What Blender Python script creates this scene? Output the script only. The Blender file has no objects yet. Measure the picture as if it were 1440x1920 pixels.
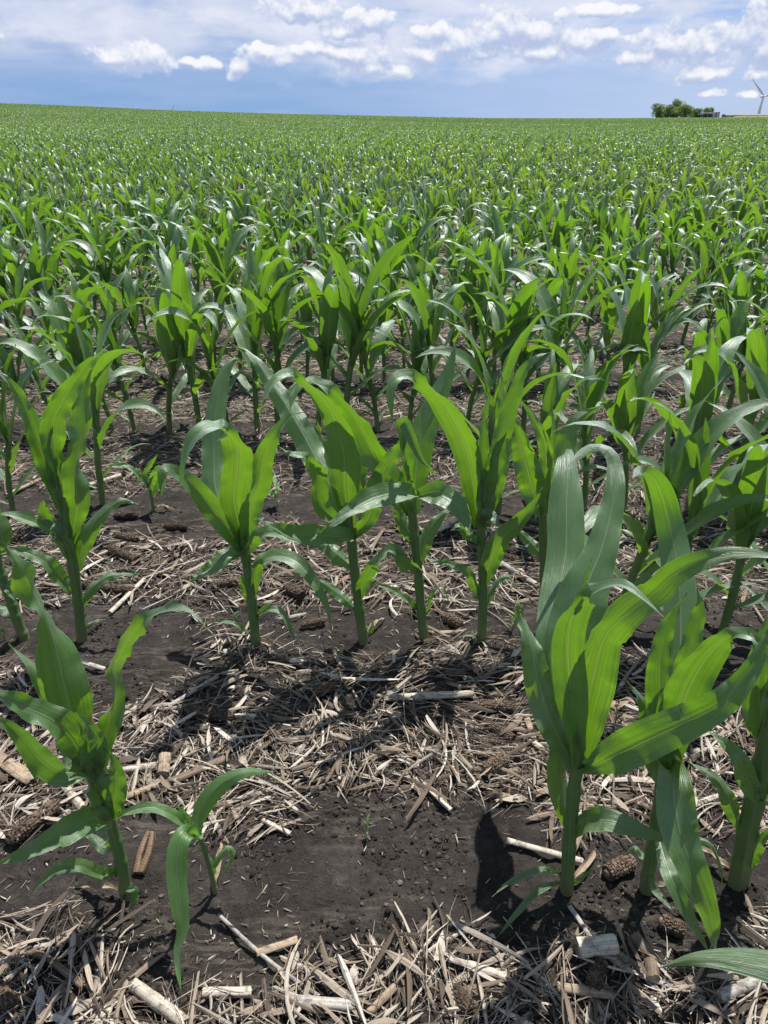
import bpy, math, random
import numpy as np
from mathutils import Vector, Matrix, noise

random.seed(7)
rng = np.random.default_rng(7)
R = math.radians
S = bpy.context.scene
COL = S.collection

# ------------------------------------------------------------------ camera
H, PITCH, F = 1.25, R(27.2), 1442.0
CP, SP = math.cos(PITCH), math.sin(PITCH)
CAM = Vector((0, 0, H))
cd = bpy.data.cameras.new('camera')
cam = bpy.data.objects.new('camera', cd)
COL.objects.link(cam)
cam.location = CAM
cam.rotation_euler = (math.pi / 2 - PITCH, 0, 0)
cd.sensor_fit = 'VERTICAL'
cd.sensor_height = 24
cd.lens = 24 * F / 1920
cd.clip_start = .02
cd.clip_end = 20000
S.camera = cam


def ray(px, py):
    u, v = (px - 720) / F, -(py - 960) / F
    return Vector((u, CP + v * SP, -SP + v * CP))


def pix(px, py, Y):
    d = ray(px, py)
    return CAM + d * (Y / d.y)


def gnd(px, py, z=0.0):
    d = ray(px, py)
    return CAM + d * ((z - H) / d.z)


def sstep(a, b, x):
    t = np.clip((x - a) / (b - a), 0, 1)
    return t * t * (3 - 2 * t)


# ------------------------------------------------------------------ tagging
def tag(o, label=None, cat=None, group=None, kind=None):
    if label: o['label'] = label
    if cat: o['category'] = cat
    if group: o['group'] = group
    if kind: o['kind'] = kind
    return o


def empty(name, loc, rz=0.0, parent=None):
    o = bpy.data.objects.new(name, None)
    COL.objects.link(o)
    o.empty_display_size = .05
    o.location = loc
    o.rotation_euler = (0, 0, rz)
    return o


def mesh_data(name, verts, faces, mat, uvs=None, smooth=True):
    me = bpy.data.meshes.new(name)
    me.from_pydata([tuple(v) for v in verts], [], [tuple(f) for f in faces])
    if uvs is not None:
        uv = me.uv_layers.new(name='UVMap')
        li = np.empty(len(me.loops), dtype=np.int32)
        me.loops.foreach_get('vertex_index', li)
        uv.data.foreach_set('uv', np.asarray(uvs, dtype=np.float32)[li].ravel())
    if smooth:
        me.polygons.foreach_set('use_smooth', np.ones(len(me.polygons), dtype=bool))
    if mat: me.materials.append(mat)
    me.update()
    return me


def put(name, me, parent=None, loc=None):
    o = bpy.data.objects.new(name, me)
    COL.objects.link(o)
    if parent: o.parent = parent
    if loc is not None: o.location = loc
    return o


# ------------------------------------------------------------------ materials
class NT:
    def __init__(s, tree):
        s.t = tree; s.n = tree.nodes; s.l = tree.links

    def node(s, typ, **kw):
        n = s.n.new(typ)
        for k, v in kw.items():
            if k.startswith('i_'):
                key = k[2:]
                n.inputs[int(key) if key.isdigit() else key].default_value = v
            else:
                setattr(n, k, v)
        return n

    def link(s, a, b): s.l.new(a, b)

    def val(s, x, inp):
        if isinstance(x, (int, float)): inp.default_value = x
        elif isinstance(x, (tuple, list)): inp.default_value = x if len(x) != 3 or inp.type != 'RGBA' else (*x, 1)
        else: s.l.new(x, inp)

    def math(s, op, a, b=0.0, c=None, clamp=False):
        n = s.n.new('ShaderNodeMath'); n.operation = op; n.use_clamp = clamp
        s.val(a, n.inputs[0]); s.val(b, n.inputs[1])
        if c is not None: s.val(c, n.inputs[2])
        return n.outputs[0]

    def vmath(s, op, a, b=(0, 0, 0)):
        n = s.n.new('ShaderNodeVectorMath'); n.operation = op
        s.val(a, n.inputs[0]); s.val(b, n.inputs[1])
        return n.outputs['Value'] if op in ('LENGTH', 'DOT_PRODUCT') else n.outputs[0]

    def comb(s, x, y, z=0.0):
        n = s.n.new('ShaderNodeCombineXYZ')
        s.val(x, n.inputs[0]); s.val(y, n.inputs[1]); s.val(z, n.inputs[2])
        return n.outputs[0]

    def mr(s, x, a, b, c=0.0, d=1.0, smooth=False):
        n = s.n.new('ShaderNodeMapRange')
        if smooth: n.interpolation_type = 'SMOOTHSTEP'
        s.val(x, n.inputs[0])
        for i, v in enumerate((a, b, c, d)): s.val(v, n.inputs[1 + i])
        return n.outputs[0]

    def mix(s, f, a, b, op='MIX'):
        n = s.n.new('ShaderNodeMix'); n.data_type = 'RGBA'; n.blend_type = op
        s.val(f, n.inputs[0]); s.val(a, n.inputs[6]); s.val(b, n.inputs[7])
        return n.outputs[2]

    def noise(s, vec, scale, detail=3.0, rough=.55, dist=0.0):
        n = s.n.new('ShaderNodeTexNoise')
        if vec is not None: s.l.new(vec, n.inputs['Vector'])
        n.inputs['Scale'].default_value = scale
        n.inputs['Detail'].default_value = detail
        n.inputs['Roughness'].default_value = rough
        n.inputs['Distortion'].default_value = dist
        return n.outputs['Fac']

    def ramp(s, x, stops, interp='LINEAR'):
        n = s.n.new('ShaderNodeValToRGB'); n.color_ramp.interpolation = interp
        el = n.color_ramp.elements
        while len(el) < len(stops): el.new(.5)
        for e, (p, c) in zip(el, stops):
            e.position = p; e.color = (*c, 1)
        s.l.new(x, n.inputs[0])
        return n.outputs[0]

    def bump(s, h, strength=.4, dist=.004):
        n = s.n.new('ShaderNodeBump')
        n.inputs['Strength'].default_value = strength
        n.inputs['Distance'].default_value = dist
        s.l.new(h, n.inputs['Height'])
        return n.outputs[0]


def new_mat(name):
    m = bpy.data.materials.new(name); m.use_nodes = True
    m.node_tree.nodes.clear()
    T = NT(m.node_tree)
    out = T.node('ShaderNodeOutputMaterial')
    return m, T, out


def leaf_material(name, dif, dif2, trs, trs2, gloss=1.0, trf=.52):
    m, T, out = new_mat(name)
    uv = T.node('ShaderNodeUVMap').outputs[0]
    sx = T.node('ShaderNodeSeparateXYZ'); T.link(uv, sx.inputs[0])
    u, v = sx.outputs[0], sx.outputs[1]
    geo = T.node('ShaderNodeNewGeometry')
    pos = geo.outputs['Position']
    oi = T.node('ShaderNodeObjectInfo')
    wobj = oi.outputs['Random']
    big = T.noise(pos, 2.3, 2)
    # veins running along the blade
    vv = T.comb(T.math('MULTIPLY', u, 38.0), T.math('MULTIPLY', v, .8), T.math('MULTIPLY', wobj, 40.0))
    vein = T.noise(vv, 1.0, 2, .6)
    vein2 = T.noise(T.comb(T.math('MULTIPLY', u, 110.0), T.math('MULTIPLY', v, 2.0), wobj), 1.0, 1)
    blot = T.noise(T.comb(T.math('MULTIPLY', u, 3.0), T.math('MULTIPLY', v, 9.0), T.math('MULTIPLY', wobj, 31.0)), 1.0, 4)
    du = T.math('ABSOLUTE', T.math('SUBTRACT', u, .5))
    rw = T.mr(v, 0, 1, .042, .014)
    rib = T.mr(T.math('DIVIDE', du, rw), .35, 1.0, 1.0, 0.0, True)
    edge = T.mr(du, .475, .497, 0, .5)
    f = T.math('ADD', T.math('MULTIPLY', wobj, .55), T.math('MULTIPLY', big, .55), clamp=True)
    patch = T.mr(T.noise(pos, .06, 3), .44, .60, 0, 1, True)
    f = T.math('ADD', f, T.math('MULTIPLY', patch, .35), clamp=True)
    dc = T.mix(f, dif, dif2)
    dc = T.mix(T.mr(blot, .3, .75, 0, .35), dc, tuple(c * .62 for c in dif))
    dc = T.mix(T.mr(vein, .35, .7, 0, .4), dc, tuple(c * 1.45 for c in dif2))
    dc = T.mix(T.math('MULTIPLY', T.math('MAXIMUM', rib, edge), .8), dc, (.30, .37, .20))
    tc = T.mix(f, trs, trs2)
    tc = T.mix(T.mr(vein, .40, .64, 0, .62), tc, tuple(c * .52 for c in trs))
    tc = T.mix(T.mr(vein2, .4, .7, 0, .35), tc, tuple(c * .6 for c in trs2))
    tc = T.mix(T.math('MULTIPLY', rib, .7), tc, (.26, .33, .07))
    # a few pin-prick blemishes
    spot = T.noise(T.comb(T.math('MULTIPLY', u, 30.0), T.math('MULTIPLY', v, 160.0), T.math('MULTIPLY', wobj, 57.0)), 1.0, 1)
    sp = T.mr(spot, .80, .84, 0, .6)
    dc = T.mix(sp, dc, (.30, .32, .12))
    dust = T.noise(pos, 38.0, 5, .7)
    dc = T.mix(T.mr(dust, .54, .74, 0, .2), dc, (.17, .19, .13))
    tc = T.mix(T.mr(dust, .54, .72, 0, .3), tc, tuple(c * .55 for c in trs))
    h = T.math('ADD', T.math('MULTIPLY', vein, .6), T.math('MULTIPLY', vein2, .35))
    h = T.math('ADD', h, T.math('MULTIPLY', blot, 1.3))
    h = T.math('ADD', h, T.math('MULTIPLY', rib, .8))
    bn = T.bump(h, .55, .0034)
    d = T.node('ShaderNodeBsdfDiffuse'); T.val(dc, d.inputs[0]); T.link(bn, d.inputs['Normal'])
    t = T.node('ShaderNodeBsdfTranslucent'); T.val(tc, t.inputs[0]); T.link(bn, t.inputs['Normal'])
    mx = T.node('ShaderNodeMixShader', i_0=trf)
    T.link(d.outputs[0], mx.inputs[1]); T.link(t.outputs[0], mx.inputs[2])
    g = T.node('ShaderNodeBsdfGlossy'); g.inputs[0].default_value = (.92, .97, 1, 1)
    T.val(T.mr(blot, .3, .7, .36, .50), g.inputs['Roughness']); T.link(bn, g.inputs['Normal'])
    lw = T.node('ShaderNodeLayerWeight'); lw.inputs['Blend'].default_value = .5; T.link(bn, lw.inputs['Normal'])
    ff = T.math('MULTIPLY', T.math('ADD', .055, T.math('MULTIPLY', .42, T.math('POWER', lw.outputs['Facing'], 4.0))), gloss)
    m2 = T.node('ShaderNodeMixShader'); T.link(ff, m2.inputs[0])
    T.link(mx.outputs[0], m2.inputs[1]); T.link(g.outputs[0], m2.inputs[2])
    T.link(m2.outputs[0], out.inputs[0])
    return m


M_LEAF = leaf_material('corn_leaf', (.062, .140, .036), (.092, .195, .044), (.15, .365, .007), (.255, .50, .012), 1.5, .51)
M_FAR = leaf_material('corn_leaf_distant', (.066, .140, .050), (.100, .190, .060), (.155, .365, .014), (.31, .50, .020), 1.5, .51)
M_SEED = leaf_material('seedling_leaf', (.085, .20, .045), (.11, .25, .05), (.25, .58, .02), (.30, .62, .025), 1.4)


def principled(name, build):
    m, T, out = new_mat(name)
    p = T.node('ShaderNodeBsdfPrincipled')
    T.link(p.outputs[0], out.inputs[0])
    build(T, p)
    return m


def b_stalk(T, p):
    uv = T.node('ShaderNodeUVMap').outputs[0]
    sx = T.node('ShaderNodeSeparateXYZ'); T.link(uv, sx.inputs[0])
    u, v = sx.outputs[0], sx.outputs[1]
    st = T.noise(T.comb(T.math('MULTIPLY', u, 40.0), T.math('MULTIPLY', v, 2.0)), 1.0, 2)
    bl = T.noise(uv, 9.0, 3)
    c = T.mix(T.mr(st, .3, .7), (.058, .118, .032), (.110, .190, .060))
    c = T.mix(T.mr(v, .0, .10, .75, 0), c, (.22, .20, .105))
    c = T.mix(T.mr(bl, .6, .75, 0, .35), c, (.15, .17, .07))
    T.val(c, p.inputs['Base Color']); p.inputs['Roughness'].default_value = .42
    p.inputs['Subsurface Weight'].default_value = 0
    T.link(T.bump(st, .3, .002), p.inputs['Normal'])


M_STALK = principled('corn_stalk_green', b_stalk)


def b_straw(T, p, stops=None, rough=.7):
    geo = T.node('ShaderNodeNewGeometry')
    rnd = geo.outputs['Random Per Island']
    uv = T.node('ShaderNodeUVMap').outputs[0]
    sx = T.node('ShaderNodeSeparateXYZ'); T.link(uv, sx.inputs[0])
    st = T.noise(T.comb(T.math('MULTIPLY', sx.outputs[0], 13.0), T.math('MULTIPLY', sx.outputs[1], .5),
                        T.math('MULTIPLY', rnd, 50.0)), 1.0, 3)
    dirt = T.noise(geo.outputs['Position'], 60.0, 4, .65)
    c = T.ramp(rnd, stops or [(0, (.045, .033, .026)), (.24, (.115, .083, .060)), (.42, (.235, .18, .132)),
                              (.62, (.355, .295, .23)), (.86, (.50, .445, .375)), (1, (.66, .62, .55))])
    c = T.mix(T.mr(st, .34, .64, .9, 0), c, T.mix(.6, c, (.06, .043, .032)))
    c = T.mix(T.mr(dirt, .56, .72, 0, .75), c, (.05, .038, .03))
    T.val(c, p.inputs['Base Color'])
    p.inputs['Roughness'].default_value = rough
    p.inputs['Specular IOR Level'].default_value = .35
    T.link(T.bump(st, .5, .0015), p.inputs['Normal'])


M_STRAW = principled('dry_straw', b_straw)


def piece_mat(name, c0, c1, dirtc=(.05, .038, .03), amt=.7):
    def b(T, p):
        uv = T.node('ShaderNodeUVMap').outputs[0]
        sx = T.node('ShaderNodeSeparateXYZ'); T.link(uv, sx.inputs[0])
        oi = T.node('ShaderNodeObjectInfo').outputs['Random']
        geo = T.node('ShaderNodeNewGeometry').outputs['Position']
        st = T.noise(T.comb(T.math('MULTIPLY', sx.outputs[0], 30.0), T.math('MULTIPLY', sx.outputs[1], 1.2),
                            T.math('MULTIPLY', oi, 50.0)), 1.0, 4, .6)
        dirt = T.noise(geo, 45.0, 5, .65)
        spot = T.noise(geo, 160.0, 2)
        c = T.mix(T.mr(st, .32, .68), c0, c1)
        c = T.mix(T.mr(spot, .62, .7, 0, .6), c, dirtc)
        c = T.mix(T.mr(dirt, .5, .66, 0, amt), c, dirtc)
        T.val(c, p.inputs['Base Color'])
        p.inputs['Roughness'].default_value = .62
        p.inputs['Specular IOR Level'].default_value = .35
        T.link(T.bump(T.math('ADD', st, T.math('MULTIPLY', dirt, .6)), .6, .002), p.inputs['Normal'])
    return principled(name, b)


M_PALE = piece_mat('weathered_pale_stalk', (.30, .25, .19), (.62, .57, .49))
M_TAN = piece_mat('weathered_tan_stalk', (.20, .145, .095), (.42, .33, .235))
M_BROWN = piece_mat('rotting_brown_stalk', (.085, .058, .040), (.21, .155, .11), amt=.5)
M_GREY = piece_mat('weathered_grey_stalk', (.22, .20, .18), (.46, .43, .39))
M_PITH = piece_mat('stalk_pith', (.30, .22, .14), (.50, .42, .30), amt=.4)
M_WOOD = piece_mat('cob_core', (.16, .10, .065), (.30, .21, .14))


def b_cob(T, p):
    geo = T.node('ShaderNodeNewGeometry').outputs['Position']
    oi = T.node('ShaderNodeObjectInfo').outputs['Random']
    n = T.noise(geo, 55.0, 4, .65)
    uv = T.node('ShaderNodeUVMap').outputs[0]
    sx = T.node('ShaderNodeSeparateXYZ'); T.link(uv, sx.inputs[0])
    v2 = T.node('ShaderNodeTexVoronoi', feature='F1'); v2.inputs['Scale'].default_value = 1.0
    v2.inputs['Randomness'].default_value = .75
    T.link(T.comb(T.math('MULTIPLY', sx.outputs[0], 17.0), T.math('MULTIPLY', sx.outputs[1], 24.0), T.math('MULTIPLY', oi, 9.0)), v2.inputs['Vector'])
    dd = v2.outputs['Distance']
    c = T.mix(T.mr(dd, .22, .62), (.014, .010, .008), (.15, .108, .078))
    c = T.mix(T.mr(n, .36, .64, .8, 0), c, (.022, .017, .014))
    c = T.mix(T.math('MULTIPLY', T.mr(dd, .4, .75), T.math('MULTIPLY', oi, .6)), c, (.32, .235, .165))
    T.link(T.bump(dd, .8, .004), p.inputs['Normal'])
    T.val(c, p.inputs['Base Color'])
    p.inputs['Roughness'].default_value = .85
    p.inputs['Specular IOR Level'].default_value = .2


M_COB = principled('old_corn_cob', b_cob)


# ------------------------------------------------------------------ terrain
HPX = [-600, 0, 160, 330, 500, 650, 900, 1100, 1440, 2000]
HPY = [176, 192, 198, 206, 211.5, 215, 220.5, 221.5, 219, 216]
_az, _el = [], []
for a, b in zip(HPX, HPY):
    d = ray(a, b + 1.0)
    _az.append(math.atan2(d.x, d.y)); _el.append(d.z / math.hypot(d.x, d.y))
CREST, CORNH = 185.0, .52


def terrain(x, y):
    x = np.asarray(x, float); y = np.asarray(y, float)
    r = np.hypot(x, y)
    az = np.arctan2(x, np.maximum(y, .001))
    e = np.interp(az, _az, _el)
    zc = H + e * CREST - CORNH
    up = np.clip((r - 8) / (CREST - 8), 0, 1) ** 1.7
    z = zc * up
    # a shallow fold in the ground some way out
    z = z - .55 * np.exp(-((r - 128) / 26.0) ** 2) * sstep(-.15, .1, az)
    past = sstep(CREST, 420, r)
    z = z * (1 - past) + (.25) * past
    z = z - 90 * sstep(760, 2500, r)
    z = z * sstep(-5, 4, y)
    return z


ROW0, ROWD = .905, .762


def soil_relief(x, y):
    """small real bumps of the soil, metres (scalars)"""
    v = Vector((x, y, 0))
    a = noise.fractal(v * 3.1, 1.0, 2.1, 3) * .014
    b = noise.fractal(v * 14.0 + Vector((5, 2, 1)), .9, 2.2, 3) * .0085
    n = noise.noise(v * 38.0 + Vector((9, 4, 2)))
    n3 = noise.noise(v * 75.0 + Vector((1, 7, 2)))
    c = max(0, n - .05) * .015 + max(0, n3 - .1) * .008
    return a + b + c


def residue_mask(x, y):
    """1 where the straw lies, 0 where the planter swept the soil bare"""
    k = round((y - ROW0) / ROWD)
    off = (y - ROW0) - k * ROWD
    n = noise.fractal(Vector((x * 2.3, y * 2.3, 3.7)), 1.0, 2.0, 3)
    n2 = noise.noise(Vector((x * 7, y * 7, 9.1)))
    d = abs(off - .06) - .045
    m = max((d + n * .15 + n2 * .05) / .10, .22 + n2 * .3 + n * .35)
    # bare patches that show in front
    for (bx, by, rx, ry) in BARE:
        q = math.hypot((x - bx) / rx, (y - by) / ry)
        m = min(m, (q - .92 + n * .75 + n2 * .35) * 1.9)
    return min(1.0, max(0.0, m))


BARE = []
for (px0, py0, px1, py1) in [(500, 1500, 930, 1730), (100, 1590, 520, 1720), (150, 1140, 430, 1330), (880, 1560, 1440, 1740),
                             (300, 900, 500, 1000), (560, 890, 760, 980), (0, 780, 200, 840), (180, 960, 420, 1000),
                             (980, 1480, 1010, 1560), (560, 1480, 760, 1560)]:
    A = gnd((px0 + px1) / 2, (py0 + py1) / 2)
    L, Rr = gnd(px0, (py0 + py1) / 2), gnd(px1, (py0 + py1) / 2)
    T0, B0 = gnd((px0 + px1) / 2, py0), gnd((px0 + px1) / 2, py1)
    BARE.append((A.x, A.y, abs(Rr.x - L.x) / 2, abs(T0.y - B0.y) / 2))


def build_ground():
    ys = [-14, -10, -7, -5, -3.5, -2.5, -1.8, -1.2, -.8, -.5, -.2, 0, .15, .28, .38]
    y = .45
    while y < 2.2: ys.append(y); y += .0085
    while y < 4.6: ys.append(y); y += .014
    st = .016
    while y < 7000: ys.append(y); st = min(st * 1.06, 250); y += st
    ys = np.array(ys)
    nc = 481
    t = np.linspace(-1, 1, nc)
    t = np.sign(t) * (.62 * np.abs(t) + .38 * np.abs(t) ** 3)
    Wd = 2.3 + 1.25 * np.maximum(np.abs(ys), .0)
    X = t[None, :] * Wd[:, None]
    Y = np.repeat(ys[:, None], nc, 1)
    Z = terrain(X, Y)
    for i, yy in enumerate(ys):
        if .3 < yy < 9:
            fade = 1 - max(0, (yy - 6) / 3)
            for j in range(nc):
                xx = X[i, j]
                if abs(xx) < .6 + yy * .62:
                    Z[i, j] += soil_relief(xx, yy) * fade
    nr = len(ys)
    verts = np.stack([X, Y, Z], -1).reshape(-1, 3)
    idx = np.arange(nr * nc).reshape(nr, nc)
    faces = np.stack([idx[:-1, :-1], idx[:-1, 1:], idx[1:, 1:], idx[1:, :-1]], -1).reshape(-1, 4)
    me = bpy.data.meshes.new('soil_ground')
    me.vertices.add(len(verts)); me.vertices.foreach_set('co', verts.ravel())
    me.loops.add(faces.size); me.loops.foreach_set('vertex_index', faces.ravel().astype(np.int32))
    me.polygons.add(len(faces))
    me.polygons.foreach_set('loop_start', np.arange(0, faces.size, 4, dtype=np.int32))
    me.polygons.foreach_set('loop_total', np.full(len(faces), 4, dtype=np.int32))
    me.polygons.foreach_set('use_smooth', np.ones(len(faces), dtype=bool))
    me.update(); me.validate()

    def b(T, p):
        pos = T.node('ShaderNodeNewGeometry').outputs['Position']
        sx = T.node('ShaderNodeSeparateXYZ'); T.link(pos, sx.inputs[0])
        a = T.noise(pos, 7.0, 4, .6)
        f = T.noise(pos, 70.0, 6, .72)
        cl = T.noise(pos, 260.0, 2, .6)
        c = T.mix(T.mr(a, .32, .66), (.018, .0152, .0135), (.052, .0445, .0395))
        dry = T.noise(pos, 26.0, 5, .65)
        c = T.mix(T.mr(dry, .52, .68, 0, .6), c, (.082, .071, .062))
        c = T.mix(T.mr(f, .35, .62, .6, 0), c, (.012, .010, .009))
        c = T.mix(T.mr(cl, .62, .72, 0, .5), c, (.085, .072, .062))
        # straw flecks trodden into the soil
        fl = None
        for ang, k in ((.3, 1.0), (1.4, 1.3), (2.4, .8)):
            mp = T.node('ShaderNodeMapping'); mp.inputs['Rotation'].default_value = (0, 0, ang)
            mp.inputs['Scale'].default_value = (10 * k, 75 * k, 1)
            T.link(pos, mp.inputs[0])
            nn = T.noise(mp.outputs[0], 1.0, 1)
            nn = T.mr(nn, .60, .65)
            fl = nn if fl is None else T.math('MAXIMUM', fl, nn)
        far = T.mr(sx.outputs[1], 1.9, 4.5, .15, 1.0)
        rowp = T.math('ABSOLUTE', T.math('SUBTRACT', T.math('FRACT', T.math('DIVIDE', T.math('SUBTRACT', sx.outputs[1], ROW0 + .06 - ROWD / 2), ROWD)), .5))
        between = T.mr(T.math('ADD', rowp, T.math('MULTIPLY', T.math('SUBTRACT', a, .5), .4)), .06, .17)
        fl = T.math('MULTIPLY', fl, T.math('MULTIPLY', far, between))
        c = T.mix(T.math('MULTIPLY', fl, .85), c, T.mix(a, (.26, .20, .14), (.46, .39, .31)))
        # the field's own leaf litter and growth closes over the soil far out
        T.val(c, p.inputs['Base Color'])
        p.inputs['Roughness'].default_value = .9
        p.inputs['Specular IOR Level'].default_value = .25
        hh = T.math('ADD', T.math('MULTIPLY', f, .8), T.math('MULTIPLY', cl, .35))
        T.link(T.bump(hh, 1.0, .011), p.inputs['Normal'])
    me.materials.append(principled('dark_soil', b))
    o = put('ground', me)
    tag(o, kind='structure', label='dark bare field soil strewn with dry corn residue')
    return o


build_ground()


def gz(x, y):
    return float(terrain(x, y)) + (soil_relief(x, y) if y < 6 else 0.0)


# ------------------------------------------------------------------ leaf and stalk meshes
def catmull(P, n):
    P = [Vector(p) for p in P]
    if len(P) == 2: P = [P[0], (P[0] + P[1]) / 2, P[1]]
    Q = [P[0] * 2 - P[1]] + P + [P[-1] * 2 - P[-2]]
    dense = []
    for i in range(len(P) - 1):
        p0, p1, p2, p3 = Q[i:i + 4]
        for k in range(16):
            t = k / 16
            dense.append(.5 * ((2 * p1) + (p2 - p0) * t + (2 * p0 - 5 * p1 + 4 * p2 - p3) * t * t + (3 * p1 - p0 - 3 * p2 + p3) * t ** 3))
    dense.append(P[-1])
    L = [0]
    for a, b in zip(dense, dense[1:]): L.append(L[-1] + (b - a).length)
    out, j = [], 0
    for k in range(n + 1):
        s = L[-1] * k / n
        while j < len(L) - 2 and L[j + 1] < s: j += 1
        seg = max(1e-9, L[j + 1] - L[j])
        out.append(dense[j].lerp(dense[j + 1], min(1, (s - L[j]) / seg)))
    return out, L[-1]


def key(vals, s):
    if not isinstance(vals, (tuple, list)): return vals
    x = s * (len(vals) - 1)
    i = min(len(vals) - 2, int(x))
    return vals[i] + (vals[i + 1] - vals[i]) * (x - i)


def wprof(s, base=.5):
    a = base + (1 - base) * (sstep(0, .3, s))
    b = 1 - max(0, (s - .36) / .64) ** 1.7
    return float(a * b)


def leaf_geo(pts, frames, L, width, nc, cup0, cup1, wave, freq, ph, base=.5, wk=None):
    n = len(pts) - 1
    V, Fc, UV = [], [], []
    for i, (p, (t, w, nn)) in enumerate(zip(pts, frames)):
        s = i / n
        hw = .5 * width * (wprof(s, base) if wk is None else wprof(s, base) * key(wk, s))
        hw = max(hw, .0006)
        cup = cup0 * (1 - float(sstep(0, .28, s))) + cup1
        wamp = wave * float(sstep(.04, .2, s)) * (1 - .5 * s)
        for j in range(nc + 1):
            u = -1 + 2 * j / nc
            au = abs(u)
            q = 6.283 * freq * s * (1 + .15 * math.sin(5 * s + ph)) + ph + (1.9 if u > 0 else 0)
            wv = wamp * au ** 1.7 * (math.sin(q) + .5 * math.sin(2.37 * q + ph * 2) + .25 * math.sin(5.1 * q + ph))
            shrink = 1 - .12 * abs(cup) * au
            off = cup * au * hw * (.75 + .25 * au) + wv * .5 * width
            # midrib: a fine keel
            if j == nc // 2: off -= math.copysign(.0012, cup if cup else 1) * (1 - s)
            V.append(p + w * (u * hw * shrink) + nn * off)
            UV.append((j / nc, s))
    for i in range(n):
        for j in range(nc):
            a = i * (nc + 1) + j
            Fc.append((a, a + 1, a + nc + 2, a + nc + 1))
    return V, Fc, UV


def frames_cam(pts, f, r):
    out, prev = [], None
    n = len(pts) - 1
    for i, p in enumerate(pts):
        t = (pts[min(n, i + 1)] - pts[max(0, i - 1)]).normalized()
        v = (CAM - p).normalized()
        wc = t.cross(v).normalized()
        wu = t.cross(Vector((0, 0, 1)))
        s = i / n
        ff = key(f, s)
        if wu.length > .05 and abs(ff) > 1e-3:
            wu.normalize()
            if wu.dot(wc) < 0: wu = -wu
            ang = math.atan2(wc.cross(wu).dot(t), wc.dot(wu))
        else: ang = 0
        ang = ang * ff + R(key(r, s))
        q = Matrix.Rotation(ang, 3, t)
        w = q @ wc
        out.append([t, w, w.cross(t) * -1])
    # smooth the width directions a little, keep them square to the tangent
    for _ in range(2):
        ws = [o[1].copy() for o in out]
        for i in range(1, n):
            w = ws[i - 1] + ws[i] * 2 + ws[i + 1]
            t = out[i][0]
            w -= t * w.dot(t)
            if w.length > .2:
                w.normalize(); out[i][1] = w; out[i][2] = w.cross(t) * -1
    for o in out:
        pass
    return out


def tube_geo(pts, radii, ns=12, knots=(), cap=True, flat=1.0):
    n = len(pts) - 1
    V, Fc, UV = [], [], []
    L = 0
    for i, p in enumerate(pts):
        t = (pts[min(n, i + 1)] - pts[max(0, i - 1)]).normalized()
        a = t.cross(Vector((0, 1, .3)) if abs(t.y) < .9 else Vector((1, 0, 0))).normalized()
        b = t.cross(a)
        if i: L += (p - pts[i - 1]).length
        for j in range(ns + 1):
            g = 6.28318 * j / ns
            V.append(p + (a * math.cos(g) + b * math.sin(g) * flat) * radii[i])
            UV.append((j / ns, L))
    m = ns + 1
    for i in range(n):
        for j in range(ns):
            q = i * m + j
            Fc.append((q, q + 1, q + m + 1, q + m))
    if cap:
        for i, rev in ((0, True), (n, False)):
            V.append(pts[i]); UV.append((.5, 0 if i == 0 else L)); c = len(V) - 1
            for j in range(ns):
                q = i * m + j
                Fc.append((c, q + 1, q) if rev else (c, q, q + 1))
    return V, Fc, UV


def stalk_geo(ctrl, r0, r1, n, ns, seed, ncol=5):
    """stem built of overlapping sheaths: each sheath flares slightly and ends in a collar step"""
    pts, L = catmull(ctrl, n)
    rr = random.Random(seed)
    cuts = sorted([(.16 + .8 * (k + rr.uniform(-.2, .2)) / ncol) for k in range(ncol)])
    rad = []
    for i in range(n + 1):
        s = i / n
        r = r0 + (r1 - r0) * s
        if s < .06: r *= 1.0 + .12 * (1 - s / .06)
        prev = 0
        for c in cuts:
            if s < c: break
            prev = c
        nxt = next((c for c in cuts if c > s), 1.0)
        q = (s - prev) / max(.01, nxt - prev)
        r *= .92 + .17 * q ** 2.5
        rad.append(r)
    return tube_geo(pts, rad, ns)


def azleaf(az, z0, x0, L, w, th0, bend, pw, tw, nseg, nc, seed, wave=.13, cupb=.55, cupm=.30):
    """leaf growing out of the stem at height z0 towards azimuth az; th = angle from vertical along its length"""
    rr = random.Random(seed)
    d = Vector((math.cos(az), math.sin(az), 0))
    side = Vector((-math.sin(az), math.cos(az), 0))
    p = Vector((x0 * d.x, x0 * d.y, z0))
    pts, fr = [], []
    drift = rr.uniform(-.5, .5)
    for i in range(nseg + 1):
        s = i / nseg
        th = th0 + bend * s ** pw
        dd = (d * math.cos(drift * s) + side * math.sin(drift * s))
        t = (dd * math.sin(th) + Vector((0, 0, 1)) * math.cos(th)).normalized()
        w0 = Vector((0, 0, 1)).cross(dd)
        w0 = Matrix.Rotation(tw * s ** 1.3, 3, t) @ w0
        w0 = (w0 - t * w0.dot(t)).normalized()
        pts.append(p.copy())
        fr.append((t, w0, t.cross(w0)))
        p = p + t * (L / nseg)
    return leaf_geo(pts, fr, L, w, nc, cupb, cupm, wave, max(2., L * 7), rr.uniform(0, 6.28))


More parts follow.
